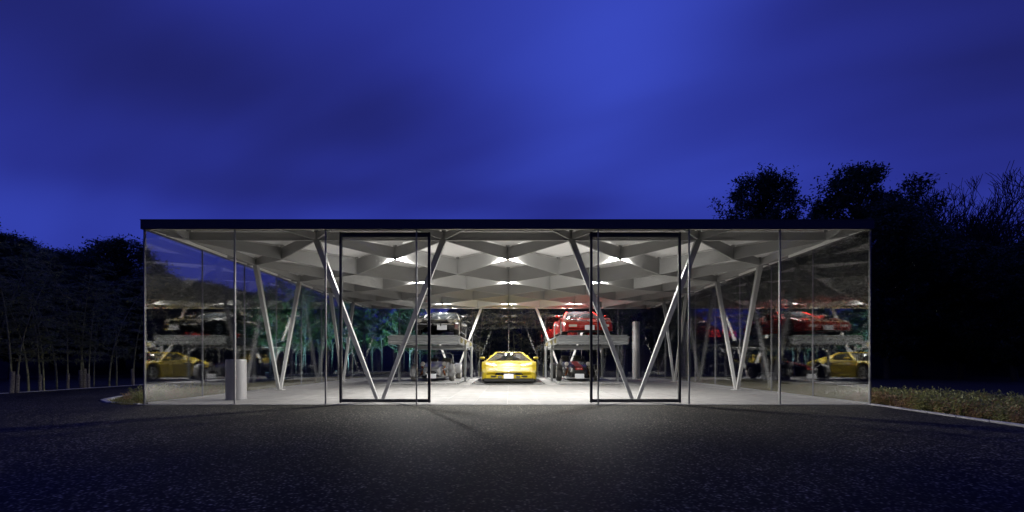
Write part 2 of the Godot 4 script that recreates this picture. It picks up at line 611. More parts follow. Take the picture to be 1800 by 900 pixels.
func pavilion() -> void:
	var b := thing("glass_pavilion", "square glass garage pavilion with white diagonal roof lattice and V columns", "pavilion")
	# --- floor (setting)
	var fl := Node3D.new()
	fl.name = "floor"
	add_child(fl)
	fl.set_meta("kind", "structure")
	var sl := MB.new()
	sl.box(Vector3(0, -0.0815, -HW), Vector3(W + 0.04, 0.156, W + 0.04))
	part("slab", sl, M.joint_mortar, fl)
	var T := A / 2.0
	var tile := MB.new()
	tile.bevel_box(Vector3(0, 0, 0), Vector3(T - 0.009, 0.024, T - 0.009), 0.002)
	var tm := tile.done()
	var rng := RandomNumberGenerator.new()
	rng.seed = 5
	var rest := MB.new()
	for r in 22:
		var z0 := -0.03 - r * T
		var z1 := maxf(z0 - T, -W + 0.03)
		for c in range(-11, 11):
			var x0 := maxf(c * T, -HW + 0.03)
			var x1 := minf((c + 1) * T, HW - 0.03)
			if r < 11 and absf(x1 - x0 - T) < 0.001:
				part("tile", tm, M["floor_tile_%d" % rng.randi_range(0, 3)], fl, Vector3((x0 + x1) / 2, 0.0 - 0.012 + rng.randf_range(-0.0006, 0.0006), (z0 + z1) / 2))
			elif r < 11 or absf((x0 + x1) / 2) > 4.45 or z1 < -12.6:
				rest.box(Vector3((x0 + x1) / 2, -0.0115, (z0 + z1) / 2), Vector3(x1 - x0 - 0.009, 0.023, z0 - z1 - 0.009))
	var ro := part("tile_border", rest, M.floor_tile_1, fl)
	ro.set_meta("kind", "stuff")
	var zf := -0.03 - 11 * T
	var pit := MB.new()
	pit.box(Vector3(0, -0.0095, (zf - 12.62) / 2), Vector3(8.78, 0.018, -12.62 - zf + 0.0 if false else absf(-12.62 - zf)))
	part("parking_bay", pit, M.concrete, fl)
	var dr := MB.new()
	for k in 108:
		dr.box(Vector3(-4.28 + k * 0.08, 0.002, zf - 0.06), Vector3(0.045, 0.008, 0.06))
	part("drain_grate", dr, M.galvanised, fl)
	var sill := MB.new()
	sill.box(Vector3(0, -0.035, 0.025), Vector3(W + 0.06, 0.062, 0.04))
	part("threshold", sill, M.aluminium, fl)

	# --- roof
	var roof := joint("roof", b)
	var dk := MB.new()
	dk.box(Vector3(0, 3.412, -HW), Vector3(W - 0.03, 0.036, W - 0.03))
	part("deck", dk, M.ceiling_white, roof)
	var cap := MB.new()
	cap.box(Vector3(0, 3.437, -HW), Vector3(W + 0.07, 0.012, W + 0.07))
	part("roof_covering", cap, M.fascia, roof)
	for k in 4:
		var fm := MB.new()
		var bs := Basis(Vector3.UP, PI / 2 * k)
		var l := W + 0.06 if k % 2 == 0 else W - 0.036
		fm.bevel_box(Vector3(0, 3.351, -HW) + bs * Vector3(0, 0, HW + 0.006), Vector3(l, 0.176, 0.048), 0.006, bs)
		part("fascia", fm, M.fascia, roof)
		var sm := MB.new()
		sm.box(Vector3(0, 3.325, -HW) + bs * Vector3(0, 0, HW - 0.062), Vector3(W - 0.09 if k % 2 == 0 else W - 0.16, 0.10, 0.03), bs)
		part("head_rail", sm, M.ceiling_white, roof)
	# diagonal beams, one mesh per full beam
	for c in range(-13, 4, 2):
		# i - j = c
		var i0 := maxf(-5.0, c)
		var j0 := i0 - c
		var i1 := minf(5.0, 10.0 + c)
		var j1 := i1 - c
		var e := EDGE / A - 0.03
		part("beam", lattice_beam(i0 - e, j0 - e, i1 + e, j1 + e, 0.034), M.steel_white, roof)
		# i + j = -c + ... mirrored family
		part("beam", lattice_beam(-(i0 - e), j0 - e, -(i1 + e), j1 + e, 0.034), M.steel_white, roof)
	for e in [[-5, 0, 5, 0], [-5, 10, 5, 10]]:
		part("edge_beam", lattice_beam(e[0] - 0.34, e[1], e[2] + 0.34, e[3], 0.05), M.steel_white, roof)
	for e in [[-5, 0, -5, 10], [5, 0, 5, 10]]:
		part("edge_beam", lattice_beam(e[0], e[1] - 0.34, e[2], e[3] + 0.34, 0.05), M.steel_white, roof)
	# node posts
	for j in 11:
		for i in range(-5, 6):
			if (i + j) % 2 != 0:
				var lo := beam_low(i, j)
				var pm := MB.new()
				pm.box(Vector3(i * A, (lo + 3.39) / 2 + 0.003, row_z(j)), Vector3(0.062, 3.39 - lo - 0.01, 0.062), Basis(Vector3.UP, PI / 4))
				part("node_post", pm, M.steel_white, roof)
	# ceiling panels, one per cell
	for j in 11:
		for i in range(-5, 6):
			if (i + j) % 2 == 0:
				var q := PackedVector2Array()
				for e in [[-1, 0], [0, -1], [1, 0], [0, 1]]:
					q.append(Vector2((i + e[0] * 0.93) * A, -row_z(j + e[1] * 0.93)))
				var lim := PackedVector2Array([Vector2(-5 * A - 0.0, EDGE), Vector2(5 * A, EDGE), Vector2(5 * A, EDGE + 10 * A), Vector2(-5 * A, EDGE + 10 * A)])
				var cut := Geometry2D.intersect_polygons(q, lim)
				if cut.size():
					var poly := PackedVector2Array()
					for p in cut[0]:
						poly.append(Vector2(p.x, -p.y))
					var cp := MB.new()
					cp.prism(poly, 3.362, 3.392)
					part("ceiling_panel", cp, M.ceiling_white, roof)

	# --- columns
	for e in [[-2, 0, 1, 0], [2, 0, 1, 0], [-2, 10, 1, 0], [2, 10, 1, 0], [-5, 3, 0, 1], [-5, 7, 0, 1], [5, 3, 0, 1], [5, 7, 0, 1]]:
		var foot := Vector3(e[0] * A, 0.0, row_z(e[1]))
		var cn := joint("v_column", b, foot)
		for sg in [-1, 1]:
			var ti: float = e[0] + sg * e[2]
			var tj: float = e[1] + sg * e[3]
			var tp := Vector3(ti * A, beam_low(ti, tj) + 0.03, row_z(tj)) - foot
			var lm := MB.new()
			var ax := Vector3(e[2], 0, e[3])
			lm.bar(Vector3(ax.x * sg * 0.045, 0.02, ax.z * sg * -0.045), tp, 0.06, 0.112, 0.07, 0.105, ax)
			part("leg", lm, M.steel_white, cn)
		var fm := MB.new()
		fm.bevel_box(Vector3(0, 0.012, 0), Vector3(0.22, 0.02, 0.22), 0.004)
		part("base_plate", fm, M.steel_white, cn)

	# --- glass walls
	var gh := 3.27
	var sp := MB.new()
	sp.box(Vector3.ZERO, Vector3(PANE - 0.014, gh, 0.016))
	var single := sp.done()
	var dp := MB.new()
	dp.box(Vector3(0, 0, 0.011), Vector3(PANE - 0.014, gh, 0.008))
	dp.box(Vector3(0, 0, -0.011), Vector3(PANE - 0.014, gh, 0.008))
	var double := dp.done()
	var tp3 := MB.new()
	for q in [-0.018, 0.0, 0.018]:
		tp3.box(Vector3(0, 0, q), Vector3(PANE - 0.014, gh, 0.008))
	var triple := tp3.done()
	var mu := MB.new()
	mu.bevel_box(Vector3.ZERO, Vector3(0.022, gh, 0.05), 0.003)
	var mull := mu.done()
	var thin := MB.new()
	thin.bevel_box(Vector3.ZERO, Vector3(0.012, gh, 0.034), 0.002)
	var thinm := thin.done()
	for k in 4:
		var wall := joint("glass_wall", b)
		wall.position = Vector3(0, 0, -HW)
		wall.rotation.y = PI / 2 * k
		for i in 8:
			if k == 0 and (i == 3 or i == 4):
				continue
			part("pane", single if k == 0 else (double if k == 2 else triple), M.clear_glass if k == 0 else M.tinted_glass, wall, Vector3(-HW + PANE * (i + 0.5), gh / 2, HW - 0.03))
		for i in range(0, 9):
			if k == 0 and i == 4:
				continue
			if i == 8 and k != 0 and k != 2:
				continue
			if i == 0 and k != 0 and k != 2:
				continue
			var xx := -HW + PANE * i
			if i == 0:
				xx += 0.012
			if i == 8:
				xx -= 0.012
			part("mullion", mull if k == 0 else thinm, M.aluminium if k == 0 else M.sealant_grey, wall, Vector3(xx, gh / 2, HW - 0.03))
		if k != 0:
			var rl := MB.new()
			rl.box(Vector3(0, 0.012, HW - 0.03), Vector3(W - 0.1, 0.024, 0.06))
			part("bottom_rail", rl, M.aluminium, wall)
	# --- sliding doors, pushed open, just inside the fixed glass
	for sg in [-1, 1]:
		var dn := joint("sliding_door", b, Vector3(-2.312 if sg < 0 else 2.42, 0, -0.12))
		var dw := 1.72
		var dh := 3.22
		for e in [[-1], [1]]:
			var st := MB.new()
			st.bevel_box(Vector3(e[0] * (dw / 2 - 0.025), dh / 2 + 0.02, 0), Vector3(0.048, dh, 0.055), 0.004)
			part("stile", st, M.door_frame, dn)
		var tr := MB.new()
		tr.bevel_box(Vector3(0, dh - 0.03, 0), Vector3(dw - 0.10, 0.09, 0.05), 0.004)
		part("top_rail", tr, M.door_frame, dn)
		var br := MB.new()
		br.bevel_box(Vector3(0, 0.056, 0), Vector3(dw - 0.10, 0.062, 0.05), 0.004)
		part("bottom_rail", br, M.door_frame, dn)
		var gp := MB.new()
		var y0 := 0.086
		var y1 := dh - 0.075
		var xh := dw / 2 - 0.05
		gp.quad(Vector3(-xh, y0, 0), Vector3(-xh, y1, 0), Vector3(xh, y1, 0), Vector3(xh, y0, 0))
		part("pane", gp, M.clear_glass, dn)

# ---------------------------------------------------------------- lamps
func lamps() -> void:
	var cols := {-2: "left", 0: "middle", 2: "right"}
	var rws := {1: "front", 3: "second", 7: "third", 9: "rearmost"}
	for j in [1, 3, 7, 9]:
		for i in [-2, 0, 2]:
			var lo := beam_low(i, j)
			var t := thing("ceiling_spotlight", "twin ceiling spotlight at a lattice crossing, %s of the %s row of lamps" % [cols[i], rws[j]], "spotlight", Vector3(i * A, lo, row_z(j)), 0.0, "spotlights in the roof lattice")
			for sg in [-1, 1]:
				var hd := joint("lamp_head", t, Vector3(sg * 0.115, 0.125, 0))
				var hm := MB.new()
				hm.lathe(Vector3.ZERO, Vector3.UP, [Vector2(0.045, 0.0), Vector2(0.048, 0.0), Vector2(0.048, 0.09), Vector2(0.03, 0.12), Vector2(0.0, 0.12)], 14)
				hm.tube([Vector3(0, 0.10, 0), Vector3(-sg * 0.10, 0.12, 0)], [0.012, 0.012], 6)
				part("housing", hm, M.lamp_housing, hd)
				var ln := MB.new()
				ln.lathe(Vector3.ZERO, Vector3.UP, [Vector2(0.0, 0.004), Vector2(0.028, 0.005), Vector2(0.044, 0.012)], 14)
				part("lens", ln, M.lamp_lens, hd)
				# the lamp's beam, and the light that its open lens throws sideways
				var sp := SpotLight3D.new()
				sp.name = "spot"
				sp.light_energy = 11.5
				sp.spot_angle = 84.0
				sp.spot_angle_attenuation = 0.45
				sp.spot_range = 40.0
				sp.spot_attenuation = 2.0
				var om := OmniLight3D.new()
				om.name = "spill"
				om.light_energy = 0.45
				om.omni_range = 60.0
				om.omni_attenuation = 2.0
				for l in [sp, om]:
					hd.add_child(l, true)
					l.position = Vector3(0, -0.035, 0)
					l.light_color = Color(1.0, 0.992, 0.972)
					l.light_size = 0.03
					l.shadow_enabled = true
				sp.rotation.x = -PI / 2

# ---------------------------------------------------------------- car lifts
func lifts() -> void:
	for sg in [-1, 1]:
		var who: String = "black coupe" if sg < 0 else "red sports car"
		var t := thing("car_lift", "galvanised two-level parking lift carrying the %s" % who, "car lift", Vector3(sg * 2.84, 0, -7.2), 0.0, "parking lifts")
		# platform: corrugated edge, deck
		var pf := MB.new()
		var prof := []
		for k in 25:
			var u := k / 24.0
			var y := 1.36 + 0.305 * u
			prof.append(Vector2(y, 0.0 + 0.022 * sin(u * TAU * 2.5 - 0.5)))
		var rows := []
		for x in [-1.145, 1.145]:
			var r := []
			for p in prof:
				r.append(Vector3(x, p.x, p.y))
			rows.append(r)
		pf.grid(rows, true)
		pf.box(Vector3(0, 1.36, -0.03), Vector3(2.29, 0.016, 0.07))
		pf.box(Vector3(0, 1.66, -0.03), Vector3(2.29, 0.016, 0.07))
		part("front_fascia", pf, M.galvanised, t)
		for k in 8:
			var pm := MB.new()
			pm.bevel_box(Vector3(-1.0 + k * 0.2857, 1.62, -2.3), Vector3(0.27, 0.05, 4.4), 0.01)
			part("deck_plank", pm, M.galvanised, t)
		for s2 in [-1, 1]:
			var sb := MB.new()
			sb.bevel_box(Vector3(s2 * 1.17, 1.50, -2.28), Vector3(0.07, 0.26, 4.5), 0.008)
			sb.bevel_box(Vector3(s2 * 1.215, 1.60, -2.28), Vector3(0.05, 0.05, 4.5), 0.008)
			part("side_beam", sb, M.galvanised, t)
			for z in [-0.35, -1.8, -4.1]:
				var bk := MB.new()
				bk.bevel_box(Vector3(s2 * 1.235, 1.49, z), Vector3(0.06, 0.16, 0.20), 0.01)
				bk.tube([Vector3(s2 * 1.24, 1.50, z), Vector3(s2 * 1.29, 1.50, z)], [0.035, 0.035], 10)
				part("roller_bracket", bk, M.galvanised_yellow, t)
			for z in [-1.8, -4.85]:
				var po := MB.new()
				po.bevel_box(Vector3(s2 * 1.225, 0.74, z), Vector3(0.08, 1.40, 0.09), 0.006)
				po.bevel_box(Vector3(s2 * 1.225, 0.025, z), Vector3(0.18, 0.018, 0.18), 0.004)
				part("post", po, M.galvanised, t)
				var gs := MB.new()
				gs.bar(Vector3(s2 * 1.225, 1.10, z - 0.06), Vector3(s2 * 1.225, 1.38, z - 0.55), 0.04, 0.04, 0.05, 0.05, Vector3.RIGHT)
				part("knee_brace", gs, M.galvanised, t)
		for z in [-1.9, -4.75]:
			var cr := MB.new()
			cr.bevel_box(Vector3(0, 1.33, z), Vector3(2.3, 0.10, 0.12), 0.008)
			part("cross_beam", cr, M.galvanised, t)
	# floor pallets under the three lower cars
	for e in [[-2.84, 2.16, "dark steel floor pallet under the dark grey roadster"], [0.0, 2.35, "dark steel floor pallet under the yellow sports car"], [2.84, 2.16, "dark steel floor pallet under the black roadster"]]:
		var t := thing("floor_pallet", e[2], "pallet", Vector3(e[0], 0, -9.75), 0.0, "floor pallets of the lower cars")
		for k in 6:
			var w: float = e[1] / 6.0
			var pm := MB.new()
			pm.bevel_box(Vector3(-e[1] / 2 + w * (k + 0.5), 0.030, 0), Vector3(w - 0.012, 0.045, 4.75), 0.008)
			part("plank", pm, M.deck_plate, t)
		for s2 in [-1, 1]:
			var rm := MB.new()
			rm.bevel_box(Vector3(s2 * (e[1] / 2 + 0.035), 0.036, 0), Vector3(0.05, 0.058, 4.75), 0.008)
			part("edge_rail", rm, M.galvanised, t)

# ---------------------------------------------------------------- cars
func car_shell(keys: Array, arches: Array, smooth: bool) -> MB:
	# keys: [z, y_centre, x1, y1, x2, y2, x3, y_bottom]; arches: [z, y, r]
	var zs := []
	var z0: float = keys[0][0]
	var z1: float = keys[-1][0]
	for k in keys:
		zs.append(k[0])
	var n := int((z0 - z1) / 0.07)
	for k in n:
		zs.append(lerpf(z0, z1, (k + 0.5) / n))
	for a in arches:
		for q in 13:
			zs.append(a[0] + a[2] * cos(PI * q / 12.0))
		zs.append(a[0] + a[2] + 0.002)
		zs.append(a[0] - a[2] - 0.002)
	zs.sort()
	zs.reverse()
	var rows := []
	var last := 1e9
	for z in zs:
		if z > z0 or z < z1 or last - z < 0.0008:
			continue
		last = z
		var s := 0
		while s < keys.size() - 2 and z < keys[s + 1][0]:
			s += 1
		var t: float = (keys[s][0] - z) / (keys[s][0] - keys[s + 1][0])
		var c := []
		for q in 8:
			if smooth:
				var pa: float = keys[maxi(s - 1, 0)][q]
				var pd: float = keys[mini(s + 2, keys.size() - 1)][q]
				c.append(cubic_interpolate(keys[s][q], keys[s + 1][q], pa, pd, t))
			else:
				c.append(lerpf(keys[s][q], keys[s + 1][q], t))
		var yb: float = c[7]
		var arch := false
		for a in arches:
			if absf(z - a[0]) <= a[2]:
				var ya: float = a[1] + sqrt(maxf(0.0, a[2] * a[2] - (z - a[0]) * (z - a[0])))
				if ya > yb:
					yb = ya
					arch = true
		var y2: float = maxf(c[5], yb + 0.03)
		var y1: float = maxf(c[3], y2 + 0.01)
		var half := [Vector2(0, maxf(c[1], yb + 0.02)), Vector2(c[2] * 0.55, lerpf(c[1], y1, 0.32)), Vector2(c[2], y1), Vector2(c[4], y2), Vector2(lerpf(c[4], c[6], 0.5) + 0.005, lerpf(y2, yb, 0.5)), Vector2(c[6], yb)]
		if smooth:
			var fine := []
			for q in half.size() - 1:
				for u in 3:
					var f := u / 3.0
					var p0: Vector2 = half[maxi(q - 1, 0)] if q > 0 else Vector2(-half[1].x, half[1].y)
					var p3: Vector2 = half[mini(q + 2, half.size() - 1)]
					fine.append(half[q].cubic_interpolate(half[q + 1], p0, p3, f))
			fine.append(half[-1])
			half = fine
		half.append(Vector2(c[6] - 0.30, yb + 0.001))
		var r := []
		for q in range(half.size() - 1, 0, -1):
			r.append(Vector3(-half[q].x, half[q].y, z))
		for p in half:
			r.append(Vector3(p.x, p.y, z))
		rows.append(r)
	var mb := MB.new()
	if smooth:
		mb.grid(rows, true)
	else:
		mb.strips(rows)
	for e in [0, rows.size() - 1]:
		var r: Array = rows[e]
		var o := Vector3(0, 0, 1 if e == 0 else -1)
		var h: int = r.size() / 2
		for q in h:
			mb.outq(r[q], r[q + 1], r[r.size() - 2 - q], r[r.size() - 1 - q], o)
	return mb

func wheel(parent: Node3D, at: Vector3, r: float, w: float, rubber: Material, holes: int, rim_r: float) -> void:
	var o := joint("wheel", parent, at)
	var sg := signf(at.x)
	var ax := Vector3(sg, 0, 0)
	var t := MB.new()
	t.lathe(Vector3.ZERO, ax, [Vector2(rim_r, -w * 0.5), Vector2(r * 0.9, -w * 0.5), Vector2(r * 0.97, -w * 0.44), Vector2(r, -w * 0.3), Vector2(r, w * 0.3), Vector2(r * 0.97, w * 0.44), Vector2(r * 0.9, w * 0.5), Vector2(rim_r * 1.03, w * 0.5), Vector2(rim_r, w * 0.42)], 28, true)
	part("tyre", t, rubber, o)
	var m := MB.new()
	m.lathe(Vector3.ZERO, ax, [Vector2(rim_r * 1.02, w * 0.47), Vector2(rim_r * 0.9, w * 0.45), Vector2(rim_r * 0.86, w * 0.22), Vector2(rim_r * 0.35, w * 0.30), Vector2(rim_r * 0.25, w * 0.40), Vector2(0, w * 0.42)].map(func(p): return p), 24)
	part("rim", m, M.alloy, o)
	var h := MB.new()
	for k in holes:
		var an := TAU * k / holes
		var c := Vector3(sg * (w * 0.262), cos(an) * rim_r * 0.6, sin(an) * rim_r * 0.6)
		h.lathe(c, ax, [Vector2(rim_r * 0.17, 0.0), Vector2(rim_r * 0.15, 0.012), Vector2(0.0, 0.013)], 10)
	part("rim_hole", h, M.trim_black, o)

func cabin_glass(t: Node3D, called: String, p: Array, inset := 0.0) -> void:
	var mb := MB.new()
	var c := Vector3.ZERO
	for q in p:
		c += q / p.size()
	for k in range(1, p.size() - 1):
		mb.tri(p[0], p[k], p[k + 1])
	part(called, mb, M.car_glass, t)

func lower_body(t: Node3D, from: float, f: float) -> void:
	# flattens what lies above a height, wheels left alone
	for c in t.get_children():
		if c.name.begins_with("wheel"):
			continue
		if c is MeshInstance3D:
			var a: Array = c.mesh.surface_get_arrays(0)
			var v: PackedVector3Array = a[Mesh.ARRAY_VERTEX]
			var n: PackedVector3Array = a[Mesh.ARRAY_NORMAL]
			for k in v.size():
				if v[k].y > from:
					v[k].y = from + (v[k].y - from) * f
					n[k] = Vector3(n[k].x * f, n[k].y, n[k].z * f).normalized()
			a[Mesh.ARRAY_VERTEX] = v
			a[Mesh.ARRAY_NORMAL] = n
			var m := ArrayMesh.new()
			m.add_surface_from_arrays(Mesh.PRIMITIVE_TRIANGLES, a)
			c.mesh = m
		lower_body(c, from, f)

func yellow_car() -> void:
	var t := thing("yellow_sports_car", "low wedge-shaped yellow sports car parked in the middle of the garage", "sports car", Vector3(0.02, 0.06, -9.27))
	var Y: Material = M.paint_yellow
	var keys := [
		[2.07, 0.370, 0.715, 0.368, 0.725, 0.36, 0.715, 0.345],
		[2.00, 0.388, 0.735, 0.386, 0.775, 0.355, 0.77, 0.29],
		[1.96, 0.398, 0.742, 0.396, 0.84, 0.34, 0.87, 0.13],
		[1.80, 0.440, 0.77, 0.438, 0.905, 0.37, 0.935, 0.115],
		[1.45, 0.530, 0.80, 0.528, 0.945, 0.47, 0.955, 0.12],
		[1.13, 0.612, 0.825, 0.610, 0.95, 0.54, 0.96, 0.13],
		[0.62, 0.744, 0.875, 0.742, 0.945, 0.60, 0.955, 0.13],
		[0.10, 0.74, 0.885, 0.765, 0.955, 0.60, 0.965, 0.13],
		[-0.45, 0.74, 0.885, 0.78, 0.965, 0.60, 0.975, 0.13],
		[-0.60, 0.86, 0.86, 0.79, 0.985, 0.60, 0.985, 0.13],
		[-1.00, 0.89, 0.80, 0.80, 0.995, 0.62, 0.995, 0.14],
		[-1.40, 0.86, 0.78, 0.795, 1.00, 0.63, 0.995, 0.15],
		[-1.80, 0.79, 0.80, 0.765, 0.985, 0.62, 0.965, 0.24],
		[-2.02, 0.735, 0.82, 0.725, 0.95, 0.64, 0.93, 0.42],
		[-2.09, 0.71, 0.82, 0.70, 0.93, 0.66, 0.92, 0.52],
	]
	part("body", car_shell(keys, [[1.13, 0.31, 0.375], [-1.33, 0.33, 0.40]], false), Y, t)
	# cabin
	var wb := Vector3(0.80, 0.748, 0.60)
	var wt := Vector3(0.47, 1.055, -0.22)
	var rr := Vector3(0.50, 1.045, -0.72)
	var rb := Vector3(0.74, 0.80, -1.02)
	var roof := MB.new()
	roof.grid([[Vector3(-0.49, 1.045, -0.20), Vector3(-0.25, 1.066, -0.19), Vector3(0.25, 1.066, -0.19), Vector3(0.49, 1.045, -0.20)], [Vector3(-0.51, 1.05, -0.5), Vector3(-0.25, 1.072, -0.5), Vector3(0.25, 1.072, -0.5), Vector3(0.51, 1.05, -0.5)], [Vector3(-0.52, 1.035, -0.76), Vector3(-0.25, 1.05, -0.78), Vector3(0.25, 1.05, -0.78), Vector3(0.52, 1.035, -0.76)], [Vector3(-0.50, 0.90, -1.55), Vector3(-0.25, 0.92, -1.6), Vector3(0.25, 0.92, -1.6), Vector3(0.50, 0.90, -1.55)], [Vector3(-0.5, 0.75, -1.95), Vector3(-0.25, 0.76, -1.96), Vector3(0.25, 0.76, -1.96), Vector3(0.5, 0.75, -1.95)]], false)
	part("roof", roof, Y, t)
	for sg in [-1, 1]:
		var m := Vector3(sg, 1, 1)
		var pm := MB.new()
		pm.bar(wb * m + Vector3(sg * 0.02, -0.01, 0), wt * m + Vector3(0, 0.0, 0), 0.055, 0.05, 0.03, 0.03, Vector3.RIGHT)
		pm.bar(wt * m, rr * m, 0.05, 0.06, 0.03, 0.03, Vector3.RIGHT)
		pm.bar(rr * m, rb * m, 0.10, 0.16, 0.05, 0.05, Vector3.RIGHT)
		part("pillar", pm, Y, t)
		cabin_glass(t, "side_window", [Vector3(0.86 * sg, 0.765, 0.42), Vector3(0.50 * sg, 1.04, -0.24), Vector3(0.515 * sg, 1.035, -0.70), Vector3(0.80 * sg, 0.80, -0.98), Vector3(0.872 * sg, 0.775, -0.3)])
		# slatted intake box on the rear shoulder
		var ib := joint("air_intake", t)
		var base := Basis(Vector3(0, 0, 1), -sg * 0.35)
		var bx := MB.new()
		bx.hexa([Vector3(0.62 * sg, 0.78, -0.72), Vector3(0.86 * sg, 0.78, -0.78), Vector3(0.86 * sg, 0.76, -1.62), Vector3(0.56 * sg, 0.78, -1.66), Vector3(0.60 * sg, 0.985, -0.86), Vector3(0.73 * sg, 0.955, -0.90), Vector3(0.76 * sg, 0.845, -1.52), Vector3(0.56 * sg, 0.865, -1.56)])
		part("scoop", bx, Y, ib)
		for k in 7:
			var sl := MB.new()
			var z := -0.95 - k * 0.085
			var yy := 0.955 - k * 0.016
			sl.bar(Vector3(0.655 * sg, yy + 0.008, z), Vector3(0.80 * sg, yy - 0.10, z - 0.01), 0.034, 0.034, 0.014, 0.014, Vector3.BACK)
			part("slat", sl, M.trim_black, ib)
		# flank duct
		var du := MB.new()
		du.hexa([Vector3(0.962 * sg, 0.50, -0.55), Vector3(0.985 * sg, 0.50, -0.55), Vector3(1.0 * sg, 0.50, -0.86), Vector3(0.97 * sg, 0.50, -0.86), Vector3(0.90 * sg, 0.655, -0.42), Vector3(0.958 * sg, 0.655, -0.42), Vector3(0.995 * sg, 0.68, -0.86), Vector3(0.95 * sg, 0.68, -0.86)])
		part("side_duct", du, M.trim_black, t)
		# sill skirt with strakes
		var sk := MB.new()
		sk.bevel_box(Vector3(0.975 * sg, 0.20, -0.10), Vector3(0.06, 0.14, 1.6), 0.02)
		for k in 3:
			sk.bevel_box(Vector3(1.0 * sg, 0.30 - k * 0.035, -0.55), Vector3(0.04, 0.018, 0.7), 0.006)
		part("side_skirt", sk, Y, t)
		# mirror
		var mi := joint("door_mirror", t)
		var mm := MB.new()
		mm.lathe(Vector3(0.99 * sg, 0.845, 0.40), Vector3(sg, 0, 0), [Vector2(0.0, -0.10), Vector2(0.038, -0.085), Vector2(0.05, -0.03), Vector2(0.05, 0.05), Vector2(0.03, 0.09), Vector2(0, 0.10)], 12, true)
		part("shell", mm, Y, mi)
		var ms := MB.new()
		ms.bar(Vector3(0.84 * sg, 0.77, 0.43), Vector3(0.93 * sg, 0.83, 0.40), 0.03, 0.025, 0.03, 0.02, Vector3.BACK)
		part("stalk", ms, M.trim_black, mi)
		# front lights and intakes
		var il := MB.new()
		il.bevel_box(Vector3(0.545 * sg, 0.452, 1.77), Vector3(0.30, 0.03, 0.10), 0.008, Basis(Vector3.RIGHT, 0.25))
		part("indicator_lamp", il, M.lens_white, t)
		var hi := MB.new()
		hi.box(Vector3(0.52 * sg, 0.225, 2.05), Vector3(0.20, 0.05, 0.024))
		hi.box(Vector3(0.53 * sg, 0.195, 2.05), Vector3(0.14, 0.02, 0.024))
		part("front_intake", hi, M.trim_black, t)
		var fo := MB.new()
		fo.bevel_box(Vector3(0.30 * sg, 0.205, 2.055), Vector3(0.14, 0.075, 0.03), 0.012)
		part("fog_lamp_bezel", fo, M.trim_black, t)
		for q in [-0.03, 0.03]:
			var fl := MB.new()
			fl.lathe(Vector3(0.30 * sg + q, 0.205, 2.07), Vector3(0, 0, 1), [Vector2(0.026, 0.0), Vector2(0.02, 0.006), Vector2(0.0, 0.008)], 12)
			part("fog_lamp", fl, M.chrome, t)
		# bonnet seams
		var se := MB.new()
		var s0 := Vector3(0.34 * sg, 0.745 + 0.004, 0.62)
		var s1 := Vector3(0.46 * sg, 0.397, 1.98)
		se.bar(s0, s1, 0.010, 0.010, 0.006, 0.006, Vector3.RIGHT)
		part("bonnet_seam", se, M.trim_black, t)
		wheel(t, Vector3(0.83 * sg, 0.31, 1.13), 0.31, 0.23, M.rubber, 5, 0.215)
		wheel(t, Vector3(0.82 * sg, 0.33, -1.33), 0.33, 0.34, M.rubber, 5, 0.215)
	cabin_glass(t, "windscreen", [Vector3(-0.80, 0.752, 0.62), Vector3(-0.47, 1.052, -0.20), Vector3(0.47, 1.052, -0.20), Vector3(0.80, 0.752, 0.62)])
	var hd := MB.new()
	hd.bevel_box(Vector3(0, 1.062, -0.20), Vector3(0.98, 0.028, 0.06), 0.008)
	part("windscreen_header", hd, Y, t)
	var bp := MB.new()
	bp.bevel_box(Vector3(0, 0.205, 2.015), Vector3(1.58, 0.12, 0.08), 0.02)
	part("front_bumper", bp, Y, t)
	var lip := MB.new()
	lip.bevel_box(Vector3(0, 0.095, 1.95), Vector3(1.72, 0.11, 0.14), 0.02)
	part("chin_spoiler", lip, M.trim_black, t)
	var np := MB.new()
	np.bevel_box(Vector3(-0.01, 0.225, 2.075), Vector3(0.33, 0.165, 0.02), 0.004)
	part("number_plate", np, M.plate_white, t)
	var bd := MB.new()
	bd.lathe(Vector3(0, 0.393, 2.03), Vector3(0, 0.93, 0.35), [Vector2(0.03, 0.0), Vector2(0.026, 0.006), Vector2(0, 0.007)], 12)
	part("bonnet_badge", bd, M.chrome, t)
	var wp := MB.new()
	wp.bar(Vector3(0.24, 0.762, 0.60), Vector3(-0.14, 0.80, 0.50), 0.014, 0.01, 0.012, 0.01, Vector3.UP)
	part("wiper", wp, M.trim_black, t)
	var it := MB.new()
	for sg in [-1, 1]:
		it.bevel_box(Vector3(0.34 * sg, 0.72, -0.42), Vector3(0.42, 0.42, 0.18), 0.06, Basis(Vector3.RIGHT, -0.35))
		it.bevel_box(Vector3(0.34 * sg, 0.93, -0.52), Vector3(0.22, 0.12, 0.10), 0.03)
	it.bevel_box(Vector3(0, 0.72, 0.22), Vector3(1.35, 0.10, 0.34), 0.03)
	part("seats", it, M.leather, t)

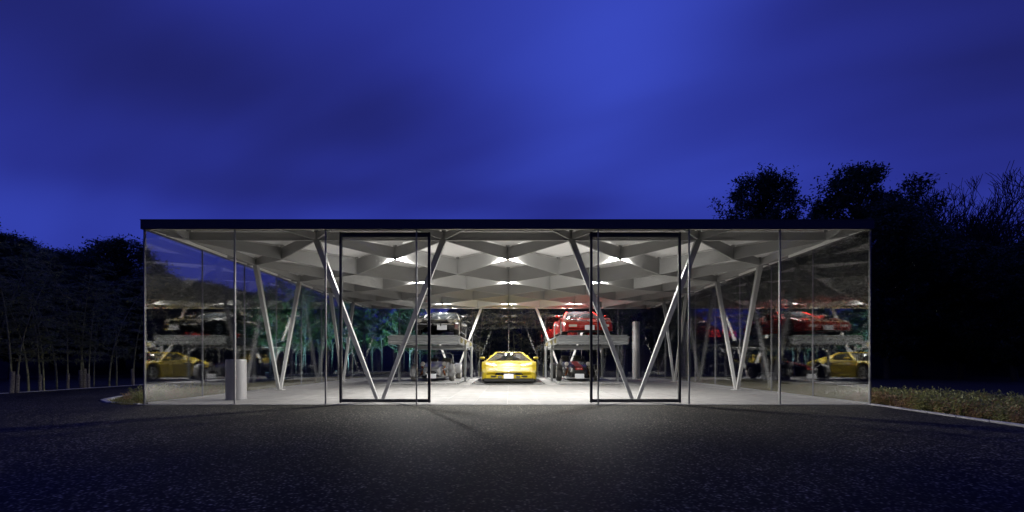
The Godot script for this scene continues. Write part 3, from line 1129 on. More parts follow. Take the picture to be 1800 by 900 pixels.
func red_car() -> void:
	var t := thing("red_sports_car", "glossy red mid-engined sports car raised on the parking platform", "sports car", Vector3(2.72, 1.645, -9.40))
	var R: Material = M.paint_red
	var keys := [
		[2.10, 0.42, 0.66, 0.41, 0.70, 0.36, 0.70, 0.22],
		[2.02, 0.50, 0.73, 0.485, 0.79, 0.37, 0.80, 0.17],
		[1.85, 0.56, 0.76, 0.56, 0.845, 0.42, 0.85, 0.16],
		[1.40, 0.635, 0.75, 0.665, 0.865, 0.50, 0.865, 0.16],
		[1.00, 0.68, 0.74, 0.70, 0.865, 0.52, 0.865, 0.17],
		[0.62, 0.735, 0.74, 0.745, 0.86, 0.52, 0.86, 0.17],
		[0.00, 0.75, 0.76, 0.76, 0.86, 0.53, 0.855, 0.17],
		[-0.60, 0.76, 0.77, 0.775, 0.87, 0.55, 0.865, 0.17],
		[-1.15, 0.82, 0.76, 0.80, 0.89, 0.57, 0.885, 0.18],
		[-1.70, 0.82, 0.75, 0.80, 0.875, 0.57, 0.86, 0.22],
		[-2.05, 0.78, 0.74, 0.77, 0.84, 0.56, 0.82, 0.30],
		[-2.12, 0.72, 0.72, 0.71, 0.81, 0.54, 0.80, 0.36],
	]
	part("body", car_shell(keys, [[1.22, 0.31, 0.37], [-1.13, 0.32, 0.38]], true), R, t)
	var roof := MB.new()
	roof.grid([[Vector3(-0.50, 1.09, -0.10), Vector3(-0.25, 1.12, -0.08), Vector3(0.25, 1.12, -0.08), Vector3(0.50, 1.09, -0.10)], [Vector3(-0.52, 1.10, -0.4), Vector3(-0.25, 1.125, -0.4), Vector3(0.25, 1.125, -0.4), Vector3(0.52, 1.10, -0.4)], [Vector3(-0.53, 1.07, -0.72), Vector3(-0.25, 1.10, -0.74), Vector3(0.25, 1.10, -0.74), Vector3(0.53, 1.07, -0.72)]], true)
	part("roof", roof, R, t)
	for sg in [-1, 1]:
		var pm := MB.new()
		pm.bar(Vector3(0.70 * sg, 0.745, 0.60), Vector3(0.51 * sg, 1.09, -0.10), 0.05, 0.045, 0.035, 0.03, Vector3.RIGHT)
		pm.bar(Vector3(0.51 * sg, 1.09, -0.10), Vector3(0.535 * sg, 1.07, -0.72), 0.05, 0.06, 0.03, 0.03, Vector3.RIGHT)
		pm.hexa([Vector3(0.50 * sg, 0.80, -0.72), Vector3(0.74 * sg, 0.80, -0.72), Vector3(0.72 * sg, 0.80, -1.6), Vector3(0.60 * sg, 0.80, -1.6), Vector3(0.50 * sg, 1.07, -0.70), Vector3(0.545 * sg, 1.07, -0.70), Vector3(0.70 * sg, 0.83, -1.58), Vector3(0.66 * sg, 0.83, -1.58)])
		part("pillar", pm, R, t)
		cabin_glass(t, "side_window", [Vector3(0.745 * sg, 0.765, 0.42), Vector3(0.535 * sg, 1.075, -0.13), Vector3(0.55 * sg, 1.06, -0.68), Vector3(0.755 * sg, 0.785, -0.70)])
		var he := MB.new()
		he.bevel_box(Vector3(0.54 * sg, 0.352, 2.085), Vector3(0.28, 0.085, 0.06), 0.012)
		part("headlight", he, M.lens_white, t)
		var pl := MB.new()
		pl.bevel_box(Vector3(0.52 * sg, 0.617, 1.66), Vector3(0.36, 0.012, 0.30), 0.004, Basis(Vector3.RIGHT, 0.17))
		part("popup_lid", pl, R, t)
		var mi := MB.new()
		mi.lathe(Vector3(0.90 * sg, 0.86, 0.34), Vector3(sg, 0, 0), [Vector2(0.0, -0.10), Vector2(0.04, -0.08), Vector2(0.055, 0.0), Vector2(0.045, 0.06), Vector2(0, 0.085)], 12, true)
		mi.bar(Vector3(0.76 * sg, 0.77, 0.36), Vector3(0.86 * sg, 0.84, 0.34), 0.03, 0.025, 0.03, 0.02, Vector3.BACK)
		part("door_mirror", mi, R, t)
		var du := MB.new()
		du.hexa([Vector3(0.84 * sg, 0.50, -0.30), Vector3(0.872 * sg, 0.50, -0.30), Vector3(0.885 * sg, 0.48, -0.78), Vector3(0.85 * sg, 0.48, -0.78), Vector3(0.83 * sg, 0.57, -0.28), Vector3(0.862 * sg, 0.57, -0.28), Vector3(0.872 * sg, 0.68, -0.78), Vector3(0.84 * sg, 0.68, -0.78)])
		part("side_duct", du, M.trim_black, t)
		var st := MB.new()
		st.bevel_box(Vector3(0.868 * sg, 0.40, 0.0), Vector3(0.02, 0.022, 1.65), 0.006)
		part("side_strip", st, M.trim_black, t)
		wheel(t, Vector3(0.75 * sg, 0.31, 1.22), 0.31, 0.21, M.rubber, 5, 0.205)
		wheel(t, Vector3(0.75 * sg, 0.32, -1.13), 0.32, 0.25, M.rubber, 5, 0.21)
	cabin_glass(t, "windscreen", [Vector3(-0.69, 0.748, 0.62), Vector3(-0.35, 0.765, 0.74), Vector3(0.35, 0.765, 0.74), Vector3(0.69, 0.748, 0.62), Vector3(0.50, 1.088, -0.09), Vector3(0.25, 1.112, -0.07), Vector3(-0.25, 1.112, -0.07), Vector3(-0.50, 1.088, -0.09)])
	var gr := MB.new()
	gr.box(Vector3(0, 0.352, 2.072), Vector3(0.76, 0.085, 0.05))
	part("grille_back", gr, M.trim_black, t)
	for k in 2:
		var gl := MB.new()
		gl.box(Vector3(0, 0.335 + k * 0.034, 2.10), Vector3(0.74, 0.004, 0.012))
		part("grille_bar", gl, M.alloy, t)
	var bu := MB.new()
	bu.bevel_box(Vector3(0, 0.25, 2.03), Vector3(1.44, 0.10, 0.14), 0.03)
	part("front_bumper", bu, R, t)
	var lip := MB.new()
	lip.bevel_box(Vector3(0, 0.17, 1.98), Vector3(1.40, 0.10, 0.14), 0.03)
	part("chin_spoiler", lip, M.trim_black, t)
	var np := MB.new()
	np.bevel_box(Vector3(0.02, 0.285, 2.125), Vector3(0.33, 0.165, 0.02), 0.004)
	part("number_plate", np, M.plate_white, t)
	var bd := MB.new()
	bd.lathe(Vector3(0, 0.56, 1.93), Vector3(0, 0.8, 0.6), [Vector2(0.034, 0.0), Vector2(0.03, 0.006), Vector2(0, 0.007)], 12)
	part("bonnet_badge", bd, M.chrome, t)
	var it := MB.new()
	for sg in [-1, 1]:
		it.bevel_box(Vector3(0.34 * sg, 0.75, -0.42), Vector3(0.42, 0.5, 0.18), 0.06, Basis(Vector3.RIGHT, -0.3))
	part("seats", it, M.leather, t)
	lower_body(t, 0.34, 0.90)

func black_coupe() -> void:
	var t := thing("black_coupe", "glossy black coupe with chrome bumper raised on the parking platform", "coupe", Vector3(-2.50, 1.645, -9.42))
	var B: Material = M.paint_black
	var keys := [
		[2.08, 0.50, 0.42, 0.49, 0.50, 0.44, 0.50, 0.34],
		[2.00, 0.60, 0.55, 0.58, 0.67, 0.46, 0.66, 0.26],
		[1.80, 0.67, 0.58, 0.68, 0.755, 0.50, 0.75, 0.22],
		[1.30, 0.74, 0.56, 0.77, 0.785, 0.54, 0.775, 0.20],
		[0.80, 0.79, 0.60, 0.79, 0.785, 0.54, 0.775, 0.20],
		[0.45, 0.82, 0.66, 0.81, 0.785, 0.55, 0.775, 0.20],
		[-0.40, 0.82, 0.68, 0.82, 0.785, 0.56, 0.775, 0.20],
		[-1.00, 0.82, 0.66, 0.84, 0.80, 0.57, 0.785, 0.20],
		[-1.50, 0.81, 0.60, 0.82, 0.785, 0.58, 0.775, 0.22],
		[-1.95, 0.74, 0.54, 0.72, 0.70, 0.56, 0.69, 0.30],
		[-2.10, 0.62, 0.44, 0.60, 0.56, 0.52, 0.55, 0.40],
	]
	part("body", car_shell(keys, [[1.28, 0.31, 0.36], [-1.17, 0.31, 0.36]], true), B, t)
	var roof := MB.new()
	roof.grid([[Vector3(-0.52, 1.13, 0.06), Vector3(-0.25, 1.16, 0.09), Vector3(0.25, 1.16, 0.09), Vector3(0.52, 1.13, 0.06)], [Vector3(-0.54, 1.15, -0.3), Vector3(-0.25, 1.19, -0.3), Vector3(0.25, 1.19, -0.3), Vector3(0.54, 1.15, -0.3)], [Vector3(-0.53, 1.10, -0.75), Vector3(-0.25, 1.14, -0.78), Vector3(0.25, 1.14, -0.78), Vector3(0.53, 1.10, -0.75)], [Vector3(-0.52, 0.86, -1.55), Vector3(-0.25, 0.87, -1.6), Vector3(0.25, 0.87, -1.6), Vector3(0.52, 0.86, -1.55)]], true)
	part("roof", roof, B, t)
	for sg in [-1, 1]:
		var pm := MB.new()
		pm.tube([Vector3(0.67 * sg, 0.81, 0.48), Vector3(0.60 * sg, 1.0, 0.24), Vector3(0.53 * sg, 1.13, 0.06)], [0.022, 0.02, 0.02], 8)
		part("windscreen_frame", pm, M.chrome, t)
		var rr := MB.new()
		rr.hexa([Vector3(0.52 * sg, 0.82, -0.72), Vector3(0.67 * sg, 0.82, -0.80), Vector3(0.60 * sg, 0.82, -1.5), Vector3(0.50 * sg, 0.82, -1.5), Vector3(0.50 * sg, 1.10, -0.70), Vector3(0.55 * sg, 1.10, -0.72), Vector3(0.55 * sg, 0.87, -1.48), Vector3(0.50 * sg, 0.87, -1.48)])
		rr.bar(Vector3(0.54 * sg, 1.13, 0.05), Vector3(0.55 * sg, 1.11, -0.74), 0.05, 0.05, 0.03, 0.03, Vector3.RIGHT)
		part("pillar", rr, B, t)
		cabin_glass(t, "side_window", [Vector3(0.675 * sg, 0.825, 0.40), Vector3(0.555 * sg, 1.12, 0.03), Vector3(0.56 * sg, 1.10, -0.70), Vector3(0.675 * sg, 0.835, -0.80)])
		var he := joint("headlight", t)
		var hb := MB.new()
		hb.lathe(Vector3(0.53 * sg, 0.565, 2.015), Vector3(0.12 * sg, 0.10, 1), [Vector2(0.10, -0.05), Vector2(0.108, 0.0), Vector2(0.10, 0.02), Vector2(0.088, 0.022)], 18)
		part("bezel", hb, M.chrome, he)
		var hl := MB.new()
		hl.lathe(Vector3(0.53 * sg, 0.565, 2.015), Vector3(0.12 * sg, 0.10, 1), [Vector2(0.09, 0.015), Vector2(0.07, 0.034), Vector2(0.035, 0.045), Vector2(0, 0.048)], 18, true)
		part("lens", hl, M.lens_white, he)
		var bu := MB.new()
		bu.tube([Vector3(0.08 * sg, 0.40, 2.13), Vector3(0.40 * sg, 0.41, 2.11), Vector3(0.62 * sg, 0.42, 2.00), Vector3(0.74 * sg, 0.43, 1.80)], [0.028, 0.032, 0.032, 0.02], 10)
		bu.tube([Vector3(0.22 * sg, 0.32, 2.15), Vector3(0.22 * sg, 0.50, 2.15)], [0.02, 0.016], 8)
		part("bumper", bu, M.chrome, t)
		var mi := MB.new()
		mi.lathe(Vector3(0.80 * sg, 0.93, 0.42), Vector3(0, 0.1, 1), [Vector2(0.0, 0.04), Vector2(0.04, 0.025), Vector2(0.055, -0.01), Vector2(0, -0.012)], 12, true)
		mi.tube([Vector3(0.72 * sg, 0.82, 0.42), Vector3(0.79 * sg, 0.91, 0.42)], [0.008, 0.008], 6)
		part("door_mirror", mi, M.chrome, t)
		var il := MB.new()
		il.bevel_box(Vector3(0.53 * sg, 0.475, 2.00), Vector3(0.12, 0.045, 0.04), 0.01)
		part("indicator_lamp", il, M.lens_amber, t)
		wheel(t, Vector3(0.67 * sg, 0.30, 1.28), 0.30, 0.18, M.rubber, 8, 0.19)
		wheel(t, Vector3(0.67 * sg, 0.30, -1.17), 0.30, 0.18, M.rubber, 8, 0.19)
	cabin_glass(t, "windscreen", [Vector3(-0.66, 0.815, 0.50), Vector3(-0.35, 0.835, 0.62), Vector3(0.35, 0.835, 0.62), Vector3(0.66, 0.815, 0.50), Vector3(0.525, 1.13, 0.07), Vector3(0.25, 1.158, 0.10), Vector3(-0.25, 1.158, 0.10), Vector3(-0.525, 1.13, 0.07)])
	var ht := MB.new()
	ht.tube([Vector3(-0.525, 1.135, 0.07), Vector3(-0.25, 1.165, 0.10), Vector3(0.25, 1.165, 0.10), Vector3(0.525, 1.135, 0.07)], [0.014, 0.014, 0.014, 0.014], 6)
	part("windscreen_header", ht, M.chrome, t)
	var gr := MB.new()
	gr.lathe(Vector3(0, 0.43, 2.05), Vector3(0, 0, 1), [Vector2(0.0, 0.0), Vector2(0.07, 0.03), Vector2(0.0, 0.032)], 12)
	gr.bevel_box(Vector3(0, 0.43, 2.06), Vector3(0.70, 0.11, 0.06), 0.03)
	part("grille_back", gr, M.trim_black, t)
	for k in 3:
		var gb := MB.new()
		gb.box(Vector3(0, 0.405 + k * 0.025, 2.095), Vector3(0.66, 0.006, 0.012))
		part("grille_bar", gb, M.chrome, t)
	var np := MB.new()
	np.bevel_box(Vector3(0.26, 0.285, 2.14), Vector3(0.33, 0.165, 0.02), 0.004)
	part("number_plate", np, M.plate_white, t)
	var it := MB.new()
	for sg in [-1, 1]:
		it.bevel_box(Vector3(0.33 * sg, 0.8, -0.35), Vector3(0.42, 0.5, 0.16), 0.06, Basis(Vector3.RIGHT, -0.25))
	part("seats", it, M.leather, t)
	lower_body(t, 0.36, 0.76)

func roadster(called: String, label: String, at: Vector3, dark: bool) -> void:
	var t := thing(called, label, "roadster", at)
	var P: Material = M.paint_black if dark else M.paint_grey
	# bonnet, nose and tub
	var keys := [
		[1.72, 0.40, 0.20, 0.39, 0.25, 0.32, 0.24, 0.24],
		[1.66, 0.47, 0.25, 0.46, 0.31, 0.34, 0.30, 0.19],
		[1.45, 0.53, 0.30, 0.52, 0.36, 0.38, 0.35, 0.16],
		[1.00, 0.60, 0.34, 0.59, 0.40, 0.44, 0.40, 0.15],
		[0.40, 0.68, 0.40, 0.67, 0.46, 0.50, 0.46, 0.15],
		[0.18, 0.72, 0.44, 0.70, 0.50, 0.52, 0.49, 0.15],
		[0.12, 0.50, 0.50, 0.62, 0.52, 0.50, 0.50, 0.15],
		[-0.70, 0.46, 0.52, 0.60, 0.54, 0.48, 0.52, 0.15],
		[-0.80, 0.66, 0.50, 0.66, 0.56, 0.50, 0.54, 0.16],
		[-1.45, 0.60, 0.48, 0.60, 0.54, 0.48, 0.52, 0.22],
		[-1.55, 0.52, 0.46, 0.52, 0.52, 0.46, 0.50, 0.28],
	]
	part("body", car_shell(keys, [], false), P, t)
	var gr := MB.new()
	var mouth := []
	for k in 20:
		mouth.append(Vector3(cos(TAU * k / 20) * 0.20, 0.31 + sin(TAU * k / 20) * 0.085, 1.728))
	for k in range(1, 19):
		gr.tri(mouth[0], mouth[k], mouth[k + 1])
	part("grille_back", gr, M.trim_black, t)
	var rim := MB.new()
	rim.tube(mouth + [mouth[0]], mouth.map(func(_p): return 0.012) + [0.012], 6, false)
	part("grille_ring", rim, M.chrome if not dark else P, t)
	for k in 7:
		var gb := MB.new()
		gb.box(Vector3(-0.15 + k * 0.05, 0.31, 1.735), Vector3(0.006, 0.155 - absf(k - 3) * 0.022, 0.008))
		part("grille_bar", gb, M.chrome if not dark else M.trim_black, t)
	for sg in [-1, 1]:
		# headlights on stalks
		var he := joint("headlight", t)
		var hb := MB.new()
		hb.lathe(Vector3(0.40 * sg, 0.63, 1.22), Vector3(0, 0, 1), [Vector2(0.0, -0.13), Vector2(0.05, -0.11), Vector2(0.085, -0.03), Vector2(0.09, 0.0), Vector2(0.08, 0.006)], 16, true)
		hb.tube([Vector3(0.33 * sg, 0.48, 1.16), Vector3(0.40 * sg, 0.56, 1.18)], [0.016, 0.016], 6)
		part("shell", hb, M.chrome if not dark else M.trim_black, he)
		var hl := MB.new()
		hl.lathe(Vector3(0.40 * sg, 0.63, 1.222), Vector3(0, 0, 1), [Vector2(0.08, 0.0), Vector2(0.06, 0.014), Vector2(0.03, 0.022), Vector2(0, 0.024)], 16, true)
		part("lens", hl, M.lens_white, he)
		var il := MB.new()
		il.lathe(Vector3(0.42 * sg, 0.50, 1.22), Vector3(0, 0, 1), [Vector2(0.03, -0.05), Vector2(0.034, 0.0), Vector2(0.02, 0.012), Vector2(0, 0.014)], 10)
		part("indicator_lamp", il, M.lens_white if dark else M.lens_amber, t)
		# front wheels with cycle wings
		wheel(t, Vector3(0.70 * sg, 0.29, 1.30), 0.29, 0.19, M.rubber_dusty if not dark else M.rubber, 8, 0.17)
		var wg := MB.new()
		var rows := []
		for k in 13:
			var an := deg_to_rad(-20.0 + 150.0 * k / 12.0)
			var r := []
			for e in [[-0.11, 0.315], [-0.10, 0.335], [0.0, 0.345], [0.10, 0.335], [0.11, 0.315]]:
				r.append(Vector3(0.70 * sg + e[0], 0.29 + sin(an) * e[1], 1.30 + cos(an) * e[1]))
			rows.append(r)
		wg.grid(rows, true)
		part("front_wing", wg, P, t)
		# suspension arms
		for e in [[0.20, 1.36, 0.18], [0.20, 1.20, 0.18], [0.40, 1.36, 0.40], [0.40, 1.22, 0.40]]:
			var am := MB.new()
			am.tube([Vector3(0.30 * sg, e[0] + 0.02, e[1] + 0.06 * signf(e[1] - 1.3)), Vector3(0.62 * sg, e[2], 1.30)], [0.012, 0.012], 6)
			part("suspension_arm", am, M.alloy if not dark else M.trim_black, t)
		var sp := MB.new()
		sp.tube([Vector3(0.46 * sg, 0.18, 1.34), Vector3(0.36 * sg, 0.47, 1.28)], [0.035, 0.03], 8)
		part("damper", sp, M.copper_pipe, t)
		# rear wheels and clamshell wings
		wheel(t, Vector3(0.70 * sg, 0.30, -1.05), 0.30, 0.22, M.rubber_dusty if not dark else M.rubber, 8, 0.17)
		var rw := MB.new()
		var rr := []
		for k in 15:
			var an := deg_to_rad(-5.0 + 178.0 * k / 14.0)
			var r := []
			for e in [[-0.16, 0.36], [-0.12, 0.375], [0.08, 0.375], [0.15, 0.35], [0.16, 0.30]]:
				r.append(Vector3((0.70 + e[0]) * sg, 0.28 + sin(an) * e[1], -1.05 + cos(an) * (e[1] + 0.04)))
			rr.append(r)
		rw.grid(rr, true)
		part("rear_wing", rw, P, t)
		var st := MB.new()
		st.bevel_box(Vector3(0.27 * sg, 0.62, -0.62), Vector3(0.40, 0.50, 0.12), 0.05, Basis(Vector3.RIGHT, -0.2))
		part("seat", st, M.leather, t)
	# windscreen frame, roll bar
	var ws := MB.new()
	if dark:
		ws.tube([Vector3(-0.46, 0.66, 0.16), Vector3(-0.42, 0.90, 0.02), Vector3(-0.30, 0.93, 0.01), Vector3(0.30, 0.93, 0.01), Vector3(0.42, 0.90, 0.02), Vector3(0.46, 0.66, 0.16)], [0.018, 0.018, 0.018, 0.018, 0.018, 0.018], 8)
		part("windscreen_frame", ws, M.trim_black, t)
		var hr := MB.new()
		for sg in [-1, 1]:
			hr.bevel_box(Vector3(0.27 * sg, 0.90, -0.70), Vector3(0.24, 0.16, 0.09), 0.03)
		part("headrest", hr, M.leather, t)
		var sr := MB.new()
		sr.hexa([Vector3(-0.13, 0.615, 0.98), Vector3(0.13, 0.615, 0.98), Vector3(0.13, 0.715, 0.22), Vector3(-0.13, 0.715, 0.22), Vector3(-0.13, 0.622, 0.98), Vector3(0.13, 0.622, 0.98), Vector3(0.13, 0.724, 0.22), Vector3(-0.13, 0.724, 0.22)])
		sr.hexa([Vector3(-0.13, 0.532, 1.62), Vector3(0.13, 0.532, 1.62), Vector3(0.13, 0.614, 1.02), Vector3(-0.13, 0.614, 1.02), Vector3(-0.13, 0.538, 1.62), Vector3(0.13, 0.538, 1.62), Vector3(0.13, 0.62, 1.02), Vector3(-0.13, 0.62, 1.02)])
		part("bonnet_stripe", sr, M.red_stripe, t)
		var nb := MB.new()
		nb.box(Vector3(0, 0.455, 1.705), Vector3(0.26, 0.10, 0.012), Basis(Vector3.RIGHT, -0.7))
		part("nose_panel", nb, M.red_stripe, t)
		for k in 4:
			var mk := MB.new()
			mk.box(Vector3(-0.075 + k * 0.05, 0.461, 1.711), Vector3(0.012, 0.06, 0.008), Basis(Vector3.RIGHT, -0.7))
			part("nose_marking", mk, M.plate_white, t)
	else:
		ws.tube([Vector3(-0.50, 0.66, -0.72), Vector3(-0.48, 0.98, -0.74), Vector3(-0.36, 1.06, -0.75), Vector3(0.36, 1.06, -0.75), Vector3(0.48, 0.98, -0.74), Vector3(0.50, 0.66, -0.72)], [0.022, 0.022, 0.022, 0.022, 0.022, 0.022], 8)
		part("roll_bar", ws, M.galvanised, t)
		var mi := MB.new()
		mi.bevel_box(Vector3(0.0, 0.86, 0.22), Vector3(0.20, 0.06, 0.04), 0.015)
		mi.tube([Vector3(0, 0.72, 0.22), Vector3(0, 0.84, 0.22)], [0.01, 0.01], 6)
		part("mirror", mi, M.chrome, t)
	var wn := MB.new()
	wn.lathe(Vector3(0.26, 0.70, -0.06), Vector3(0, 0.35, 1), [Vector2(0.15, -0.012), Vector2(0.165, 0.0), Vector2(0.15, 0.012), Vector2(0.138, 0.0), Vector2(0.15, -0.012)], 18)
	wn.bar(Vector3(0.11, 0.70, -0.06), Vector3(0.41, 0.70, -0.06), 0.02, 0.02, 0.01, 0.01, Vector3.UP)
	part("steering_wheel", wn, M.leather, t)
	var np := MB.new()
	np.bevel_box(Vector3(0.0 if dark else 0.02, 0.19, 1.80), Vector3(0.33, 0.165, 0.02), 0.004)
	part("number_plate", np, M.plate_white, t)
	var sb := MB.new()
	sb.bevel_box(Vector3(0, 0.10, 1.62), Vector3(1.0, 0.03, 0.14), 0.008)
	part("front_splitter", sb, M.alloy if dark else M.trim_black, t)
	var ex := MB.new()
	ex.tube([Vector3(0.50, 0.30, 0.6), Vector3(0.60, 0.24, 0.2), Vector3(0.60, 0.22, -0.7)], [0.03, 0.05, 0.05], 10)
	part("exhaust", ex, M.alloy, t)
	var eng := MB.new()
	for sg in [-1, 1]:
		eng.bevel_box(Vector3(0.44 * sg, 0.36, 0.95), Vector3(0.10, 0.14, 0.30), 0.03)
		eng.tube([Vector3(0.42 * sg, 0.30, 1.1), Vector3(0.52 * sg, 0.40, 0.95), Vector3(0.47 * sg, 0.48, 0.7)], [0.018, 0.018, 0.018], 6)
	part("engine_pipe", eng, M.alloy, t)

func pipes() -> void:
	var t := thing("bollard_cabinet", "short grey metal cylinder standing inside the left front glass", "bollard", Vector3(-5.66, 0, -1.06))
	var m := MB.new()
	m.lathe(Vector3.ZERO, Vector3.UP, [Vector2(0.0, 0.0), Vector2(0.195, 0.0), Vector2(0.195, 0.825), Vector2(0.19, 0.835), Vector2(0.0, 0.835)], 40)
	part("cylinder", m, M.cylinder_metal, t)
	var b := MB.new()
	b.lathe(Vector3.ZERO, Vector3.UP, [Vector2(0.196, 0.0), Vector2(0.205, 0.001), Vector2(0.205, 0.018), Vector2(0.196, 0.02)], 40)
	part("base_ring", b, M.aluminium, t)
	var u := thing("tall_cylinder", "tall grey free-standing cylinder near the right rear corner inside", "column", Vector3(5.66, 0, -12.45))
	var c := MB.new()
	c.lathe(Vector3.ZERO, Vector3.UP, [Vector2(0.0, 0.0), Vector2(0.165, 0.0), Vector2(0.165, 2.53), Vector2(0.16, 2.54), Vector2(0.0, 2.54)], 32)
	part("cylinder", c, M.cylinder_metal, u)
	var cb := MB.new()
	cb.lathe(Vector3.ZERO, Vector3.UP, [Vector2(0.166, 0.0), Vector2(0.176, 0.001), Vector2(0.176, 0.02), Vector2(0.166, 0.022)], 32)
	part("base_ring", cb, M.aluminium, u)

# ---------------------------------------------------------------- plants
func grow(mb: MB, rng: RandomNumberGenerator, p: Vector3, d: Vector3, l: float, r: float, depth: int, tips: Array, spread: float) -> void:
	var pts := [p]
	var rs := [r]
	var q := p
	var dd := d
	var seg := 3 if depth > 1 else 2
	for k in seg:
		dd = (dd + Vector3(rng.randfn(0, 0.13), rng.randf_range(-0.02, 0.12), rng.randfn(0, 0.13))).normalized()
		q += dd * l / seg
		pts.append(q)
		rs.append(lerpf(r, r * 0.62, (k + 1.0) / seg))
	mb.tube(pts, rs.map(func(x): return maxf(x, 0.012)), 6 if r > 0.06 else 3, false)
	if depth <= 0:
		tips.append([q, dd])
		return
	var n := 3 if depth > 1 else rng.randi_range(3, 4)
	for k in n:
		var at: Vector3 = q if k == 0 else pts[rng.randi_range(1, pts.size() - 1)]
		var side := Vector3(rng.randfn(0, 1), rng.randfn(0.15, 0.5), rng.randfn(0, 1)).normalized()
		var nd := (dd + side * spread * (0.35 if k == 0 else 1.0)).normalized()
		grow(mb, rng, at, nd, l * rng.randf_range(0.62, 0.86), r * (0.62 if k == 0 else 0.48), depth - 1, tips, spread)
	if depth <= 2:
		tips.append([q, dd])

func plant(called: String, label: String, category: String, meshes: Array, mats: Array, parts: Array, at: Vector3, turn: float, sc: Vector3, group: String) -> Node3D:
	var o := thing(called, label, category, at, turn, group)
	o.scale = sc
	for k in meshes.size():
		part(parts[k], meshes[k], mats[k], o)
	return o

func bare_tree(sd: int, h: float) -> ArrayMesh:
	var rng := RandomNumberGenerator.new()
	rng.seed = sd
	var mb := MB.new()
	var tips := []
	grow(mb, rng, Vector3(0, -0.1, 0), Vector3(0, 1, 0), h * 0.32, h * 0.017, 6, tips, 0.6)
	return mb.done()

func leafy_tree(sd: int, h: float, rad: float, from: float, clumps: int, leaves: int, leaf: float, thick := 0.02) -> Array:
	var rng := RandomNumberGenerator.new()
	rng.seed = sd
	var tr := MB.new()
	tr.tube([Vector3(0, -0.1, 0), Vector3(rng.randfn(0, 0.1), h * 0.3, rng.randfn(0, 0.1)), Vector3(rng.randfn(0, 0.25), h * 0.6, rng.randfn(0, 0.25)), Vector3(rng.randfn(0, 0.3), h * 0.9, 0)], [h * thick, h * thick * 0.8, h * thick * 0.55, h * thick * 0.2], 8)
	var cr := MB.new()
	var mid := (from + h) / 2.0
	var half := (h - from) / 2.0
	for k in clumps:
		var u := rng.randf_range(-1, 1)
		var an := rng.randf() * TAU
		var w := sqrt(1.0 - u * u) * pow(rng.randf(), 0.4)
		var lump := 1.0 + 0.28 * sin(an * 3.0 + sd) * cos(u * 4.0 + sd)
		var c := Vector3(cos(an) * w * rad * lump, mid + u * half, sin(an) * w * rad * lump)
		tr.tube([Vector3(0, clampf(c.y - rad * 0.35, from * 0.8, h * 0.85), 0), c * Vector3(0.6, 1, 0.6) - Vector3(0, 0.25, 0), c], [0.05 * thick / 0.02, 0.03 * thick / 0.02, 0.012], 4, false)
		var cs := rng.randf_range(0.35, 0.85) * rad * 0.30
		var lean := Vector3(c.x, 0.6 * rad, c.z).normalized()
		for q in leaves:
			var p := c + Vector3(clampf(rng.randfn(0, 1), -1.6, 1.6), clampf(rng.randfn(0, 0.7), -1, 1), clampf(rng.randfn(0, 1), -1.6, 1.6)) * cs * 0.5 + lean * cs * rng.randf() * 0.9
			var d := (Vector3(rng.randfn(0, 1), rng.randfn(-0.35, 0.6), rng.randfn(0, 1)) + lean * 0.5).normalized()
			cr.leaf(p, d, leaf * rng.randf_range(0.7, 1.35), leaf * rng.randf_range(0.4, 0.6), Vector3(rng.randfn(0, 0.4), 1, rng.randfn(0, 0.4)))
	return [tr.done(), cr.done()]

func bamboo(sd: int, h: float, lean: float) -> Array:
	var rng := RandomNumberGenerator.new()
	rng.seed = sd
	var ca := MB.new()
	var lf := MB.new()
	var pts := []
	var rs := []
	var az := rng.randf() * TAU
	for k in 15:
		var u := k / 14.0
		pts.append(Vector3(cos(az) * lean * pow(u, 2.2), h * u, sin(az) * lean * pow(u, 2.2)))
		rs.append(lerpf(0.032, 0.006, u))
	ca.tube(pts, rs, 7)
	for k in range(1, 14):
		ca.lathe(pts[k], Vector3.UP, [Vector2(rs[k], -0.015), Vector2(rs[k] * 1.22, 0.0), Vector2(rs[k], 0.015)], 7)
	for k in range(4, 15):
		for b in 5:
			var a2 := rng.randf() * TAU
			var d := Vector3(cos(a2), rng.randf_range(0.1, 0.7), sin(a2)).normalized()
			var l := rng.randf_range(0.35, 0.95) * (1.15 - 0.5 * absf(k / 14.0 - 0.6))
			var p0: Vector3 = pts[k]
			var p1 := p0 + d * l * 0.6
			var p2 := p1 + (d + Vector3(0, -0.6, 0)).normalized() * l * 0.4
			ca.tube([p0, p1, p2], [0.006, 0.004, 0.002], 3, false)
			for q in 16:
				var u := rng.randf_range(0.25, 1.0)
				var p := p0.lerp(p1, u) if rng.randf() < 0.45 else p1.lerp(p2, u)
				var dd := (d * 0.6 + Vector3(rng.randfn(0, 0.7), rng.randf_range(-1.0, 0.2), rng.randfn(0, 0.7))).normalized()
				lf.leaf(p, dd, rng.randf_range(0.12, 0.24), 0.032, Vector3(rng.randfn(0, 0.5), 1, rng.randfn(0, 0.5)))
	return [ca.done(), lf.done()]

const NTH := ["first", "second", "third", "fourth", "fifth", "sixth", "seventh", "eighth", "ninth", "tenth", "eleventh", "twelfth", "thirteenth", "fourteenth", "fifteenth", "sixteenth", "seventeenth", "eighteenth"]

func nth(list: Array, e: Array, test: Callable) -> String:
	# place of e, counted from the left, among the entries that pass the test
	var n := 0
	for q in list:
		if test.call(q) and q[0] < e[0]:
			n += 1
	return NTH[mini(n, NTH.size() - 1)]

func from_pixel(x: float, depth: float) -> Vector3:
	# a spot on the ground at that distance before the camera
	return Vector3(0.045 + (x - 896.0) / 850.0 * depth, -0.10, 9.024 - depth)

